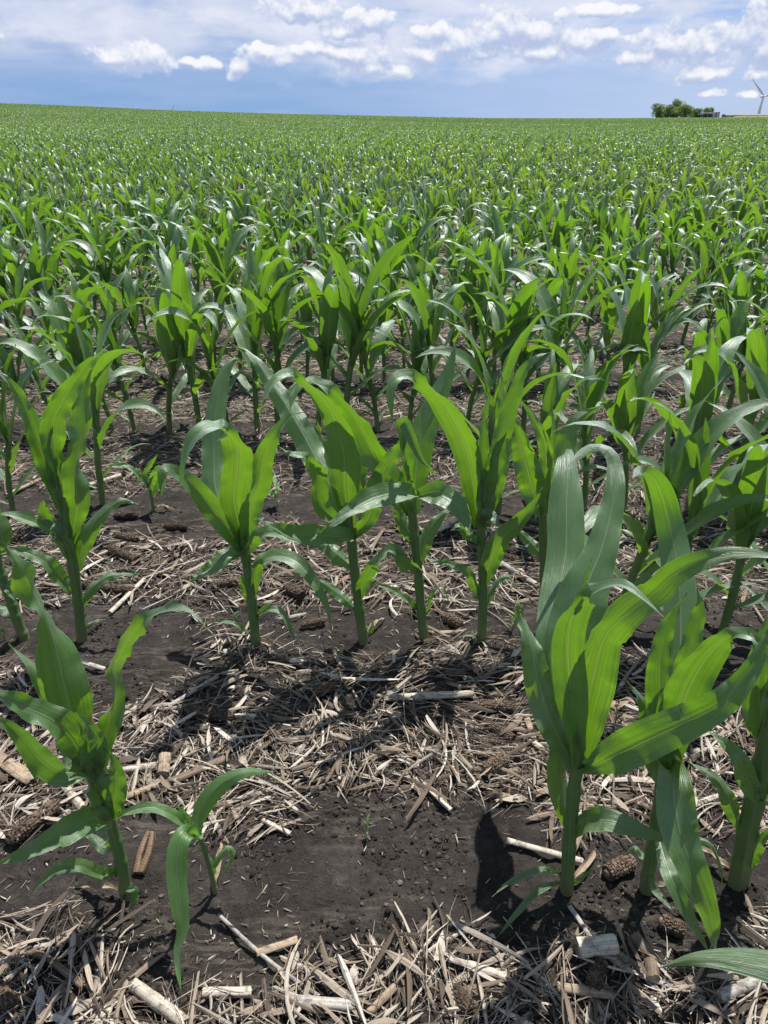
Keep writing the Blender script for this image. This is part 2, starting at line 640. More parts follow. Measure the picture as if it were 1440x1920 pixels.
# ------------------------------------------------------------------ hero corn, traced leaf by leaf in depth
def hero(name, label, cat, group, base, stalk, sw, leaves, mat=None, Y=None, top=.82, seed=0, dead=True):
    mat = mat or M_LEAF
    rr = random.Random(seed + 11)
    if Y is None: Y = gnd(*base).y
    b = pix(base[0], base[1], Y)
    root = empty(name, (b.x, b.y, gz(b.x, b.y) - .004))
    o0 = Vector(root.location)
    tag(root, label, cat, group)
    zc = (b - CAM).dot(Vector((0, CP, -SP)))
    ctrl = [pix(x, y, Y) - o0 for x, y in stalk]
    ctrl[0].z = -.012
    r0 = sw * .5 * zc / F
    V, Fc, UV = stalk_geo(ctrl, r0, r0 * top, 60, 18, seed)
    put('stalk', mesh_data('stalk', V, Fc, M_STALK, UV), root)
    if dead:
        a = rr.uniform(0, 6.28)
        V, Fc, UV = azleaf(a, .018, r0 * .9, rr.uniform(.07, .12), rr.uniform(.009, .015), 1.0, 1.1, .6, rr.uniform(-1.5, 1.5), 14, 6, seed * 5, .5, .9, .6)
        V = [Vector((v.x, v.y, max(v.z, gz(o0.x + v.x, o0.y + v.y) - o0.z + .003))) for v in V]
        put('dead_leaf', mesh_data('dead_leaf', V, Fc, M_TAN, UV), root)
    for k, lf in enumerate(leaves):
        pl, w, dys = lf[0], lf[1], lf[2]
        op = lf[3] if len(lf) > 3 else {}
        n = len(pl)
        P = []
        for i, (x, y) in enumerate(pl):
            dy = key(dys, i / (n - 1))
            q = pix(x, y, Y + dy)
            gl = gz(q.x, q.y) + .006
            if q.z < gl:      # keep it lying on the soil rather than under it
                q = CAM + (q - CAM) * ((gl - H) / (q.z - H))
            P.append(q)
        ns = op.get('n', 44)
        pts, L = catmull(P, ns)
        fr = frames_cam(pts, op.get('f', (.1, .2, .4, .6)), op.get('r', 0))
        zl = sum((q - CAM).dot(Vector((0, CP, -SP))) for q in P) / n
        width = .95 * w * zl / F
        md = sum(key(dys, t / 6) for t in range(7)) / 7
        sg = op.get('cup', 1 if md > 0 else -1)
        # frames_cam normals point to the camera side
        V, Fc, UV = leaf_geo([q - o0 for q in pts], fr, L, width, 10, .55 * sg, (op.get('c', .22) * 1.25 + rr.uniform(.0, .14)) * sg,
                             1.6 * op.get('wv', .22), op.get('fq', max(2.0, L * 7.5)), rr.uniform(0, 6.28), op.get('b', .5), op.get('wk'))
        put('leaf', mesh_data('leaf', V, Fc, mat, UV), root)
    return root


GROUP = 'young corn plants in the field rows'

# front row, left
hero('corn_plant', 'bushy corn plant leaning left at the left front, next to the small seedling', 'corn plant', GROUP, (237, 1686),
     [(237, 1686), (228, 1622), (213, 1560), (201, 1522), (186, 1470), (172, 1430)], 25, [
    ([(160, 1450), (124, 1300), (105, 1220), (84, 1150), (67, 1120), (47, 1080), (8, 1018)], 98, (0, .02, .02, -.02), {'f': 0, 'r': (25, 5, -5, 15, 78, 20, 45), 'wv': .10, 'wk': (1, 1, 1, .95, .6, 1.5, 1.2), 'n': 60}),
    ([(168, 1450), (120, 1345), (70, 1262), (15, 1208)], 48, (.01, .05), {'f': 0, 'r': (30, 20, 25, 40)}),
    ([(166, 1450), (138, 1388), (98, 1350), (50, 1328), (-10, 1306), (-60, 1330)], 66, (0, -.08), {'f': (0, .1, .3, .6), 'wv': .26}),
    ([(203, 1530), (184, 1480), (152, 1450), (114, 1448), (76, 1424), (30, 1372), (-40, 1330)], 64, (0, -.03, -.10, -.16), {'f': (.2, .5, .5, .1, .1), 'wv': .2}),
    ([(184, 1460), (196, 1394), (208, 1338), (217, 1290), (212, 1250), (234, 1206), (268, 1166), (315, 1142), (355, 1145), (392, 1184)], 52, (0, .02, 0, -.04, -.08), {'f': (0, 0, .2, .5, .6, .8), 'r': (10, 0, 10, 62, 50, 20, 0, 0, 0, -10), 'wv': .16, 'fq': 4.5}),
    ([(207, 1532), (219, 1480), (212, 1430), (194, 1404)], 42, (-.005, -.02), {'f': 0, 'r': (20, 0, 10, 50)}),
    ([(176, 1462), (168, 1408), (146, 1350)], 46, (-.01, -.03), {'f': 0, 'r': (10, 0, 30)}),
    ([(172, 1460), (184, 1402), (172, 1372), (140, 1336)], 40, (-.012, -.035), {'f': 0, 'r': (0, 0, 40)}),
    ([(207, 1542), (184, 1534), (160, 1540), (112, 1568), (60, 1594), (-14, 1626)], 60, (0, -.05, -.12, -.19), {'f': (.6, .4, .2, .3), 'wv': .27, 'b': .35}),
    ([(222, 1634), (186, 1641), (150, 1624), (105, 1632), (57, 1676)], 32, (0, -.03, -.05, -.09), {'f': (.4, .3, .5, .6)}),
    ([(214, 1575), (196, 1590), (176, 1572), (150, 1560)], 24, (.01, .06), {'f': .5}),
    ([(236, 1668), (252, 1668), (252, 1690), (243, 1710)], 15, (-.01, -.03), {'f': .2}),
], seed=1)
hero('corn_seedling', 'small yellow-green corn seedling with one leaf drooping onto the residue', 'corn seedling', 'stunted corn seedlings', (406, 1679),
     [(406, 1679), (392, 1622), (376, 1570)], 11, [
    ([(370, 1576), (371, 1540), (388, 1500), (420, 1466), (462, 1448), (515, 1447)], 38, (0, .03, .04, .03), {'f': (0, .1, .3, .6), 'wv': .06}),
    ([(366, 1566), (348, 1562), (334, 1590), (331, 1640), (337, 1692), (343, 1742), (332, 1790), (340, 1862)], 41, (0, -.04, -.06, -.08, -.10, -.12, -.14, -.15), {'f': (.6, .3, .1, 0, 0, 0), 'r': (0, 0, 0, 0, 20, 40, 10), 'wv': .07, 'c': .12}),
    ([(366, 1564), (341, 1541), (310, 1521), (275, 1514), (238, 1524), (205, 1543)], 25, (0, -.01, -.01), {'f': (.2, .5, .7)}),
    ([(366, 1566), (351, 1536), (329, 1506)], 16, (-.004, -.012), {'f': 0, 'r': 20}),
    ([(393, 1640), (410, 1607), (430, 1589), (434, 1610), (414, 1642)], 14, (0, .01, 0), {'f': .5}),
    ([(396, 1650), (398, 1625), (385, 1600), (370, 1605)], 12, (.01, .02), {'f': .5}),
], mat=M_SEED, top=.8, seed=2)

# front row, right
hero('corn_plant', 'tallest corn plant at right front with two broad strap leaves standing straight up', 'corn plant', GROUP, (1063, 1671),
     [(1063, 1671), (1066, 1605), (1070, 1549), (1077, 1474), (1085, 1420), (1090, 1350)], 27, [
    ([(1080, 1430), (1048, 1310), (1037, 1195), (1046, 1115), (1060, 1040), (1062, 950), (1064, 880), (1061, 848), (1056, 858)], 78, (.01, .11, .21, .31, .40, .46), {'f': 0, 'r': (20, 0, 0, 0, 0, 0, 5, 20, 30), 'wv': .05, 'wk': (1, 1, .9, .85, 1, 1.25, 1.6, 1.9, 2)}),
    ([(1086, 1400), (1072, 1290), (1070, 1210), (1096, 1110), (1126, 1035), (1145, 965), (1154, 905), (1152, 866), (1138, 842), (1110, 838), (1082, 857), (1055, 885)], 94, (0, .07, .14, .22, .28, .30, .24), {'f': (0, 0, 0, 0, 0, 0, .2, .6, .7), 'wv': .08, 'c': .16, 'wk': (1.05, 1.1, 1.15, 1.15, 1.05, .80, .70, .66, .62, .7, .8)}),
    ([(1090, 1440), (1097, 1340), (1117, 1250), (1136, 1192), (1170, 1155), (1220, 1116), (1265, 1076), (1330, 1046), (1400, 1036), (1490, 1052)], 88, (0, -.04, -.08, -.12, -.15), {'f': (0, 0, .1, .4, .3, .2, .3), 'r': (0, 0, 0, 15, 10, 0), 'wv': .14, 'wk': (1, 1.15, 1.2, .9, .95, 1, 1)}),
    ([(1084, 1400), (1070, 1290), (1066, 1200), (1084, 1136), (1124, 1106), (1165, 1096), (1202, 1118), (1244, 1156)], 76, (-.01, -.04, -.08, -.12, -.16), {'f': (0, 0, 0, .2, .7, .9, .9), 'wv': .06}),
    ([(1082, 1444), (1038, 1362), (1012, 1290), (996, 1215), (978, 1160), (972, 1138), (984, 1150)], 62, (0, .06, .12, .13), {'f': 0, 'r': (30, 10, 0, 0, 25, 55), 'wv': .30}),
    ([(1070, 1560), (1050, 1480), (1040, 1400), (1040, 1350)], 44, (.015, .05), {'f': 0, 'r': 15}),
    ([(1074, 1565), (1100, 1544), (1140, 1538), (1185, 1553), (1237, 1571), (1266, 1582)], 50, (0, -.03, -.06, -.08), {'f': (.5, .4, .2, .1), 'wv': .14, 'b': .3}),
    ([(1050, 1640), (1010, 1632), (956, 1655), (922, 1682)], 16, (0, -.03, -.05), {'f': .5}),
    ([(1050, 1655), (1012, 1668), (975, 1706), (930, 1760)], 16, (-.01, -.04, -.07, -.10), {'f': .4}),
    ([(1076, 1150), (1093, 1102), (1109, 1048)], 14, (-.06, -.06), {'f': 0, 'r': 40}),
    ([(1086, 1440), (1112, 1436), (1150, 1418), (1215, 1386), (1290, 1352), (1352, 1318), (1400, 1268), (1432, 1210), (1455, 1150)], 84, (0, -.05, -.11, -.15, -.15, -.13), {'f': (.5, .3, 0, 0, 0, .1, .3), 'wv': .24, 'fq': 4, 'b': .3}),
    ([(1090, 1440), (1102, 1370), (1112, 1320), (1108, 1280)], 52, (.02, .03), {'f': 0}),
    ([(1066, 1662), (1088, 1650), (1100, 1640), (1112, 1622)], 10, (-.005, -.02), {'f': .4}),
], seed=3)
hero('corn_plant', 'corn plant with one long leaf hanging to the soil, between two thick right-front stalks', 'corn plant', GROUP, (1212, 1670),
     [(1212, 1670), (1221, 1605), (1230, 1550), (1245, 1455), (1258, 1380), (1266, 1320)], 27, [
    ([(1254, 1440), (1262, 1452), (1265, 1500), (1276, 1567), (1302, 1640), (1330, 1717), (1343, 1788)], 76, (0, -.05, -.09, -.13, -.16, -.17), {'f': (.6, .3, .1, 0, 0), 'wv': .2, 'c': .12, 'wk': (1, 1, 1, .88, .88, .95, 1.1)}),
    ([(1232, 1560), (1246, 1612), (1260, 1650), (1286, 1706), (1316, 1762), (1330, 1788)], 33, (0, -.06, -.10, -.13, -.14), {'f': .1, 'wv': .1}),
    ([(1268, 1340), (1276, 1200), (1272, 1085), (1261, 1010), (1247, 945), (1228, 898), (1200, 882), (1186, 896)], 66, (.01, .12, .20, .22, .18, .12), {'f': (0, 0, 0, 0, .2, .6, .8), 'wv': .02, 'c': .06, 'wk': (1, 1, 1, 1, 1.1, 1.3, 1.2)}),
    ([(1258, 1440), (1240, 1330), (1238, 1240), (1256, 1165), (1290, 1110)], 62, (0, .02, .03), {'f': 0, 'r': (0, 0, 0, 25)}),
    ([(1264, 1440), (1278, 1330), (1296, 1220), (1312, 1140), (1306, 1090)], 64, (.02, .05), {'f': 0, 'r': (0, 0, 10, 20)}),
    ([(1262, 1410), (1272, 1345), (1300, 1272), (1340, 1215), (1374, 1192), (1408, 1196), (1450, 1238)], 88, (-.005, -.05, -.10, -.14), {'f': (0, 0, 0, .1, .5, .9), 'wv': .16}),
    ([(1226, 1580), (1290, 1574), (1331, 1582), (1350, 1620), (1354, 1658)], 15, (0, .03, .02, 0), {'f': .5}),
    ([(1236, 1470), (1224, 1400), (1206, 1320), (1176, 1276)], 38, (.03, .08), {'f': (0, .2, .5)}),
    ([(1246, 1470), (1232, 1420), (1228, 1330), (1246, 1280)], 56, (-.01, -.02), {'f': 0, 'r': (10, 0, 30)}),
    ([(1218, 1640), (1228, 1668), (1246, 1690), (1262, 1708)], 16, (-.01, -.06), {'f': .3}),
    ([(1222, 1600), (1206, 1606), (1190, 1590), (1168, 1606)], 14, (0, .03), {'f': .5}),
], seed=4)
hero('corn_plant', 'thickest corn stalk, cut by the right edge of the picture in the front row', 'corn plant', GROUP, (1386, 1656),
     [(1386, 1656), (1400, 1567), (1417, 1492), (1433, 1417), (1448, 1350), (1456, 1290)], 39, [
    ([(1424, 1500), (1402, 1462), (1388, 1425), (1360, 1395), (1322, 1368)], 44, (-.01, -.02, .02), {'f': (.2, .1, .4)}),
    ([(1392, 1562), (1366, 1500), (1346, 1464), (1320, 1445), (1288, 1428)], 33, (-.005, .02, .05), {'f': (.1, .2, .6)}),
    ([(1440, 1420), (1424, 1310), (1428, 1230), (1446, 1140)], 70, (0, .03), {'f': 0}),
    ([(1402, 1625), (1424, 1582), (1460, 1545)], 30, (-.01, -.03), {'f': .3}),
    ([(1450, 1380), (1490, 1250), (1560, 1160), (1660, 1180)], 80, (0, -.05), {'f': (0, .2, .8)}),
    ([(1450, 1380), (1470, 1230), (1480, 1100), (1520, 1010)], 70, (.01, .1), {'f': 0}),
    ([(1420, 1500), (1480, 1470), (1560, 1480), (1620, 1560)], 60, (0, -.08), {'f': .5}),
], seed=5)
# a plant standing beside the photographer: only the end of one leaf comes into the frame
hero('corn_plant', 'broad leaf end reaching in over the residue at the bottom right corner', 'corn plant', GROUP, (1830, 2160),
     [(1830, 2160), (1840, 2050), (1850, 1930)], 34, [
    ([(1846, 1990), (1740, 1905), (1600, 1850), (1500, 1822), (1440, 1810), (1370, 1798), (1300, 1798), (1236, 1814)], 92, (0, .02, .05, .08), {'f': (.6, .4, .3, .3), 'wv': .05, 'c': .15}),
    ([(1850, 1960), (1880, 1760), (1960, 1640)], 70, (0, .05), {'f': .1}),
    ([(1850, 1960), (1930, 1850), (2060, 1860)], 70, (0, -.05), {'f': .4}),
], seed=6)

# second row
hero('corn_plant', 'upright corn plant with a twisted top leaf, first full plant of the second row', 'corn plant', GROUP, (153, 1198),
     [(153, 1198), (144, 1109), (134, 1046), (125, 1000), (117, 930), (108, 880)], 21, [
    ([(131, 1035), (144, 940), (140, 880), (151, 825), (154, 760), (161, 700), (176, 650)], 54, (0, -.02, 0, .03), {'f': 0, 'r': (10, 0, 0, 68, 10, 10, 40), 'wk': (1, 1, 1, 1, 1.15, 1.2, 1.2)}),
    ([(106, 910), (97, 805), (112, 760), (137, 720), (168, 678), (206, 647)], 50, (-.02, -.06), {'f': (0, 0, .1, .5), 'r': (50, 10, 0, 0)}),
    ([(110, 950), (86, 870), (66, 815), (47, 765), (18, 718), (-20, 680)], 43, (0, -.03, -.06), {'f': 0, 'r': (20, 10, 10, 30)}),
    ([(118, 960), (98, 880), (92, 830), (98, 800)], 30, (-.01, -.03), {'f': 0, 'r': (10, 10, 50)}),
    ([(135, 1046), (112, 1002), (82, 988), (60, 979), (22, 967), (-20, 964)], 40, (0, -.05, -.09), {'f': (.2, .6, .7)}),
    ([(120, 1012), (102, 992), (85, 966), (84, 944), (102, 943)], 30, (0, -.04), {'f': .1}),
    ([(147, 1072), (153, 1030), (175, 984), (203, 954), (231, 937), (260, 946)], 34, (0, .02, .04), {'f': (0, .2, .6), 'wv': .16}),
    ([(156, 1135), (170, 1105), (200, 1082), (225, 1077), (260, 1077)], 24, (0, .03), {'f': (.1, .5, .6)}),
    ([(134, 1112), (103, 1073), (78, 1050), (32, 1033), (-6, 1042)], 33, (0, -.02, -.05), {'f': (.1, .4, .5)}),
    ([(124, 1000), (134, 950), (132, 915), (120, 880)], 36, (.01, .03), {'f': 0}),
    ([(155, 1185), (172, 1168), (200, 1160)], 9, (0, .02), {'f': .5}),
], seed=7)
hero('corn_plant', 'corn plant leaning out of the left edge in the second row', 'corn plant', GROUP, (47, 1196),
     [(47, 1196), (28, 1150), (8, 1090), (-12, 1035)], 21, [
    ([(4, 1080), (18, 1106), (30, 1128)], 22, (0, -.02), {'f': .2}),
    ([(30, 1158), (6, 1143), (-30, 1142)], 22, (0, .02), {'f': .5}),
    ([(-10, 1040), (-40, 940), (-90, 860)], 50, (0, .02), {'f': 0}),
    ([(-6, 1050), (-80, 960), (-160, 1000)], 50, (0, -.05), {'f': .5}),
    ([(-10, 1040), (4, 1000), (-20, 950), (-30, 900)], 40, (0, .03), {'f': 0}),
], seed=8)
hero('corn_plant', 'corn plant with a wide shaded cupped leaf bending over left, beside the bare soil patch', 'corn plant', GROUP, (480, 1212),
     [(480, 1212), (474, 1140), (466, 1078), (459, 1031), (456, 990)], 20, [
    ([(457, 1020), (440, 940), (444, 890), (446, 845), (432, 815), (404, 801), (375, 811), (351, 847), (335, 918)], 66, (0, -.04, -.08, -.12, -.16, -.18), {'f': (0, 0, 0, .3, .8, .9, .6, .3), 'wv': .08}),
    ([(462, 1015), (469, 950), (484, 908), (495, 855), (515, 815), (545, 782), (576, 772)], 52, (-.01, -.05, -.08, -.08), {'f': (0, 0, 0, 0, .2, .8), 'r': (0, 0, 55, 10, 0, 0), 'wv': .14}),
    ([(456, 1035), (426, 990), (391, 946), (360, 909), (330, 886), (306, 880), (301, 930)], 46, (0, -.03, -.06, -.1), {'f': (0, 0, .1, .5), 'wv': .16}),
    ([(452, 1005), (408, 930), (401, 860), (404, 780), (418, 705), (438, 674), (458, 684)], 50, (.01, .13, .23, .28), {'f': (0, 0, 0, 0, .3, .8), 'wv': .12, 'wk': (1, 1, 1, 1.05, 1.2, 1.2)}),
    ([(456, 1036), (426, 1042), (394, 1067), (356, 1091)], 36, (-.01, -.05, -.10), {'f': .3}),
    ([(460, 1034), (487, 1005), (518, 1000), (550, 1012), (582, 1022)], 34, (-.01, -.06, -.10), {'f': (.2, .5, .5)}),
    ([(474, 1108), (485, 1058), (519, 1043), (556, 1055), (590, 1093), (614, 1140), (620, 1180)], 34, (0, -.03, -.08, -.13), {'f': (.2, .7, .5, .1, .1), 'wv': .1}),
    ([(480, 1158), (500, 1143), (525, 1146), (540, 1171), (557, 1208)], 16, (0, -.03, -.06), {'f': .5}),
    ([(474, 1192), (434, 1168), (395, 1168)], 12, (0, -.02), {'f': .6}),
    ([(458, 1020), (470, 950), (466, 905), (450, 880)], 44, (.02, .04), {'f': 0}),
    ([(452, 1080), (462, 1110), (466, 1140)], 20, (.01, .01), {'f': 0}),
], seed=9)
hero('corn_plant', 'corn plant with a single glowing broad upright leaf in the middle of the second row', 'corn plant', GROUP, (683, 1205),
     [(683, 1205), (673, 1140), (664, 1062), (660, 1024), (652, 960)], 20.5, [
    ([(653, 985), (647, 905), (645, 850), (630, 790), (605, 746), (575, 718), (545, 702), (520, 711), (501, 735), (487, 770)], 68, (0, -.03, -.06, -.10, -.14, -.17), {'f': (0, 0, 0, .1, .5, .8, .8, .6), 'wv': .05, 'wk': (1, 1.05, 1.05, .9, .8, .85, 1, 1.1)}),
    ([(645, 985), (616, 905), (590, 855), (560, 800), (530, 750), (500, 705), (468, 662), (438, 648)], 54, (.01, .12, .22, .30), {'f': 0, 'r': (30, 15, 0, 0, 10, 35)}),
    ([(640, 985), (602, 950), (595, 890), (575, 860), (545, 850), (522, 836)], 42, (-.005, -.05, -.10), {'f': (0, 0, .1, .5, .6), 'r': (0, 20, 40, 10, 0), 'wv': .16}),
    ([(661, 1006), (686, 980), (698, 945), (709, 905), (733, 860), (755, 826), (757, 786)], 44, (0, -.02, -.05), {'f': (.1, 0, 0, .1, .2)}),
    ([(666, 1012), (645, 1007), (605, 1004), (560, 1004), (520, 992), (478, 970)], 46, (-.01, -.07, -.13, -.19), {'f': (.5, .35, .3, .4), 'b': .35}),
    ([(671, 1122), (685, 1083), (708, 1052), (740, 1034), (765, 1046)], 32, (0, -.04, -.06), {'f': (.1, .4, .6)}),
    ([(666, 1142), (640, 1118), (605, 1092), (585, 1085)], 24, (0, .03), {'f': .4}),
    ([(658, 1062), (628, 1035), (600, 1015), (570, 1008)], 34, (0, .04), {'f': .4}),
    ([(652, 985), (668, 910), (676, 850), (664, 810)], 40, (.02, .06), {'f': 0}),
    ([(648, 970), (628, 890), (605, 830), (594, 790)], 34, (-.01, -.02), {'f': 0, 'r': 40}),
    ([(682, 1195), (696, 1180), (700, 1160)], 10, (0, .01), {'f': .3}),
], seed=10)
hero('corn_plant', 'slim corn plant with a long silvery leaf arching left, middle of second row', 'corn plant', GROUP, (797, 1207),
     [(797, 1207), (789, 1140), (784, 1071), (776, 1000), (771, 945)], 19, [
    ([(776, 965), (781, 874), (794, 812), (818, 750), (840, 700), (855, 642)], 58, (.02, .06, .12), {'f': 0, 'wv': .07, 'wk': (1, 1, 1, 1, 1.1, 1.1)}),
    ([(770, 960), (738, 905), (710, 868), (690, 828), (660, 775), (625, 736), (590, 719), (566, 720), (550, 745), (543, 775)], 58, (.01, .02, .0, -.05, -.09), {'f': (0, .2, .3, .4, .6, .8, .7), 'wv': .16, 'fq': 4}),
    ([(783, 930), (750, 924), (700, 935), (650, 963), (600, 1000)], 50, (-.01, -.08, -.16, -.20), {'f': (.5, .3, .3, .4), 'b': .3}),
    ([(785, 932), (820, 928), (850, 943), (872, 973), (881, 1004)], 50, (-.01, -.07, -.13), {'f': (.5, .4, .1, .1), 'wv': .16}),
    ([(768, 900), (757, 830), (756, 788), (768, 812), (790, 862), (818, 890)], 30, (-.02, -.06, -.09), {'f': .2, 'r': (20, 40, 20, 0)}),
    ([(785, 1148), (757, 1120), (732, 1105), (693, 1092)], 17, (0, -.03), {'f': .5}),
    ([(788, 1068), (765, 1056), (731, 1033), (698, 1064)], 36, (0, -.05, -.09), {'f': (.4, .6, .3)}),
    ([(785, 1060), (803, 1000), (832, 962), (862, 950)], 30, (0, .03, .04), {'f': (.1, .2, .6)}),
    ([(795, 1155), (814, 1110), (830, 1103), (843, 1132)], 10, (0, -.02), {'f': .5}),
    ([(772, 960), (760, 890), (766, 850)], 34, (-.01, -.02), {'f': 0}),
    ([(780, 1020), (756, 980), (742, 945), (722, 930)], 30, (.01, .04), {'f': .2}),
], seed=11)
hero('corn_plant', 'corn plant with leaves fanning from a tight vase-shaped whorl, left of the tall right plant', 'corn plant', GROUP, (903, 1208),
     [(903, 1208), (905, 1140), (905, 1077), (903, 1015), (902, 970)], 18.5, [
    ([(897, 985), (882, 874), (866, 820), (838, 766), (803, 726), (766, 707), (740, 714), (732, 750), (736, 795)], 58, (0, -.04, -.08, -.13, -.17, -.18), {'f': (0, 0, .1, .3, .5, .8, .6, .3), 'wv': .06, 'wk': (.9, .9, 1, 1.05, 1.1, 1.2, 1.2)}),
    ([(908, 985), (922, 870), (946, 800), (962, 742), (985, 692), (1010, 668), (1045, 658)], 46, (0, -.02, -.03, -.03), {'f': (0, 0, .1, .5), 'r': (10, 60, 10, 0)}),
    ([(901, 940), (906, 800), (919, 726)], 26, (-.03, -.03), {'f': 0, 'r': 25}),
    ([(908, 985), (934, 870), (944, 780), (938, 690)], 46, (.02, .07), {'f': 0}),
    ([(900, 985), (882, 900), (868, 850), (868, 810)], 44, (.02, .05), {'f': 0}),
    ([(903, 990), (914, 900), (928, 850), (950, 810)], 40, (-.015, -.04), {'f': 0, 'r': 15}),
    ([(903, 980), (918, 968), (936, 984)], 34, (-.01, -.05), {'f': .4}),
    ([(907, 1090), (934, 1018), (975, 978), (1018, 915)], 44, (0, -.04, -.07), {'f': (.1, .1, .2)}),
    ([(908, 1145), (925, 1100), (950, 1080), (972, 1104)], 14, (0, .02, .02), {'f': .5}),
    ([(904, 1125), (877, 1078), (838, 1057), (796, 1056)], 24, (0, -.02, -.05), {'f': .4}),
    ([(902, 1020), (878, 1004), (862, 985), (845, 995)], 24, (0, -.04), {'f': .4}),
    ([(902, 1198), (880, 1190), (862, 1196)], 10, (0, -.01), {'f': .5}),
], seed=12)
hero('corn_plant', 'corn plant half hidden right behind the tall strap leaves, second row', 'corn plant', GROUP, (1018, 1182),
     [(1018, 1182), (1020, 1080), (1018, 985), (1016, 940)], 18, [
    ([(1014, 965), (988, 875), (970, 810), (960, 770)], 58, (-.01, -.05), {'f': 0}),
    ([(1022, 960), (1024, 850), (1000, 785), (972, 745)], 32, (0, -.03), {'f': 0}),
    ([(1020, 960), (1038, 860), (1038, 800), (1033, 742)], 18, (0, .01), {'f': 0, 'r': 30}),
    ([(1018, 1045), (990, 1012), (965, 988)], 26, (0, .03), {'f': .3}),
    ([(1022, 960), (1050, 860), (1080, 790), (1130, 760)], 50, (.02, .08), {'f': .1}),
    ([(1020, 1000), (1060, 960), (1100, 990)], 40, (.02, .08), {'f': .5}),
], seed=13)


# ------------------------------------------------------------------ generic corn plants
def proto(seed, nseg, nc, scale=1.0, minleaf=0):
    """list of (kind, V, F, UV) for one plant, base at the origin"""
    rr = random.Random(seed)
    hs = scale * rr.uniform(.93, 1.08)
    plane = rr.uniform(-.5, .5) + (math.pi / 2 if rr.random() < .5 else 0)
    top = .36 * hs
    lean = Vector((rr.uniform(-.06, .06), rr.uniform(-.04, .04), 0))
    parts = []
    ctrl = [Vector((0, 0, -.012)), lean * .3 + Vector((0, 0, top * .5)), lean + Vector((0, 0, top))]
    parts.append(('stalk', *stalk_geo(ctrl, .0132 * hs, .0115 * hs, 24 if nc > 4 else 8, 10 if nc > 4 else 5, seed)))
    spec = [  # z, L, w, th0, bend
        (.055, .14, .020, .95, 1.3), (.10, .22, .030, .85, 1.3), (.155, .31, .044, .70, 1.4), (.21, .41, .058, .52, 1.7),
        (.26, .47, .069, .38, 1.9), (.30, .48, .076, .28, 2.0), (.335, .47, .078, .19, 1.8), (.35, .41, .070, .11, 1.1), (.36, .30, .048, .05, .4)]
    for k, (z, L, w, th, bd) in enumerate(spec):
        if k < minleaf: continue
        if k == 0 and rr.random() < .5: continue
        az = plane + (math.pi if k % 2 else 0) + rr.uniform(-.7, .7)
        zz = z * hs
        off = lean * (zz / top)
        V, Fc, UV = azleaf(az, zz, .006, L * hs * rr.uniform(.85, 1.12), w * hs * rr.uniform(.88, 1.12), th + rr.uniform(-.1, .14),
                           bd * rr.uniform(.45, 1.35), rr.uniform(1.7, 3.6), rr.uniform(-1.1, 1.1), nseg, nc, seed * 31 + k,
                           wave=rr.uniform(.10, .28))
        parts.append(('leaf', [v + off for v in V], Fc, UV))
    return parts, plane


LOOKS = ['tall', 'upright', 'spreading', 'broad-leaved', 'leaning', 'arching-leaved', 'narrow', 'bushy', 'wavy-leaved', 'drooping-leaved', 'stocky', 'open']
PROTO = []
for k in range(24):
    sc = .96
    parts, plane = proto(100 + k, 18, 6, sc)
    PROTO.append([(n, mesh_data(n, V, Fc, M_STALK if n == 'stalk' else M_LEAF, UV)) for n, V, Fc, UV in parts])

ORD = ['', 'first', 'second', 'third', 'fourth', 'fifth', 'sixth', 'seventh', 'eighth', 'ninth', 'tenth', 'eleventh', 'twelfth', 'thirteenth', 'fourteenth', 'fifteenth', 'sixteenth', 'seventeenth', 'eighteenth', 'nineteenth', 'twentieth']


def ordw(n):
    if n <= 20: return ORD[n]
    tens = {2: 'twenty', 3: 'thirty', 4: 'forty', 5: 'fifty', 6: 'sixty', 7: 'seventy'}[n // 10]
    if n % 10 == 0: return tens[:-1] + 'ieth'
    return tens + '-' + ORD[n % 10]


def place_plant(k, x, y, rz, sc, label):
    root = empty('corn_plant', (x, y, gz(x, y) - .003), rz)
    root.scale = (sc, sc, sc * random.uniform(.95, 1.06))
    root.rotation_euler = (random.uniform(-.07, .07), random.uniform(-.07, .07), rz)
    tag(root, label, 'corn plant', GROUP)
    for n, me in PROTO[k]:
        put(n, me, root)
    return root


def project(x, y, z):
    v = Vector((x, y, z)) - CAM
    zc = v.dot(Vector((0, CP, -SP)))
    return 720 + F * v.x / zc, 960 - F * v.dot(Vector((0, SP, CP))) / zc, zc


slots = []   # (row, x, y, scale)
# second row, right of the tall plant; third row as photographed
for px in (1152, 1262, 1352, 1452, 1560):
    g = gnd(px, 1196 + random.uniform(-8, 4)); slots.append((2, g.x, g.y, 1.03))
for px, py, sc in ((-60, 955, .9), (24, 962, .9), (193, 945, .98), (935, 962, 1.0), (1012, 960, .95), (1096, 955, 1.0), (1170, 965, .95), (1290, 958, 1.08), (1372, 950, 1.0), (1466, 955, 1.0)):
    g = gnd(px, py); slots.append((3, g.x, g.y, sc))
NEED = 300 - 14 - len(slots)
row = 4
STOP_Y = 0
while NEED > 0:
    yy = ROW0 + (row - 1) * ROWD
    half = .46 * (yy / CP * 1.0) * .98 + .22
    x = -half + random.uniform(0, .1)
    while x < half and NEED > 0:
        yv = yy + random.uniform(-.03, .03)
        gap = random.random() < .045
        if row == 4:
            pxx = project(x, yv, 0)[0]
            if 395 < pxx < 420: gap = True
        if not gap:
            slots.append((row, x, yv, random.choice((random.uniform(.78, .95), random.uniform(.95, 1.16), random.uniform(.95, 1.16)))))
            NEED -= 1
        x += random.gauss(.128, .024)
    row += 1
LAST_ROW = row - 1
rows = {}
for s in slots: rows.setdefault(s[0], []).append(s)
HERO_IN = {2: 7, 3: 1}
RW = [random.random() for _ in range(400)]
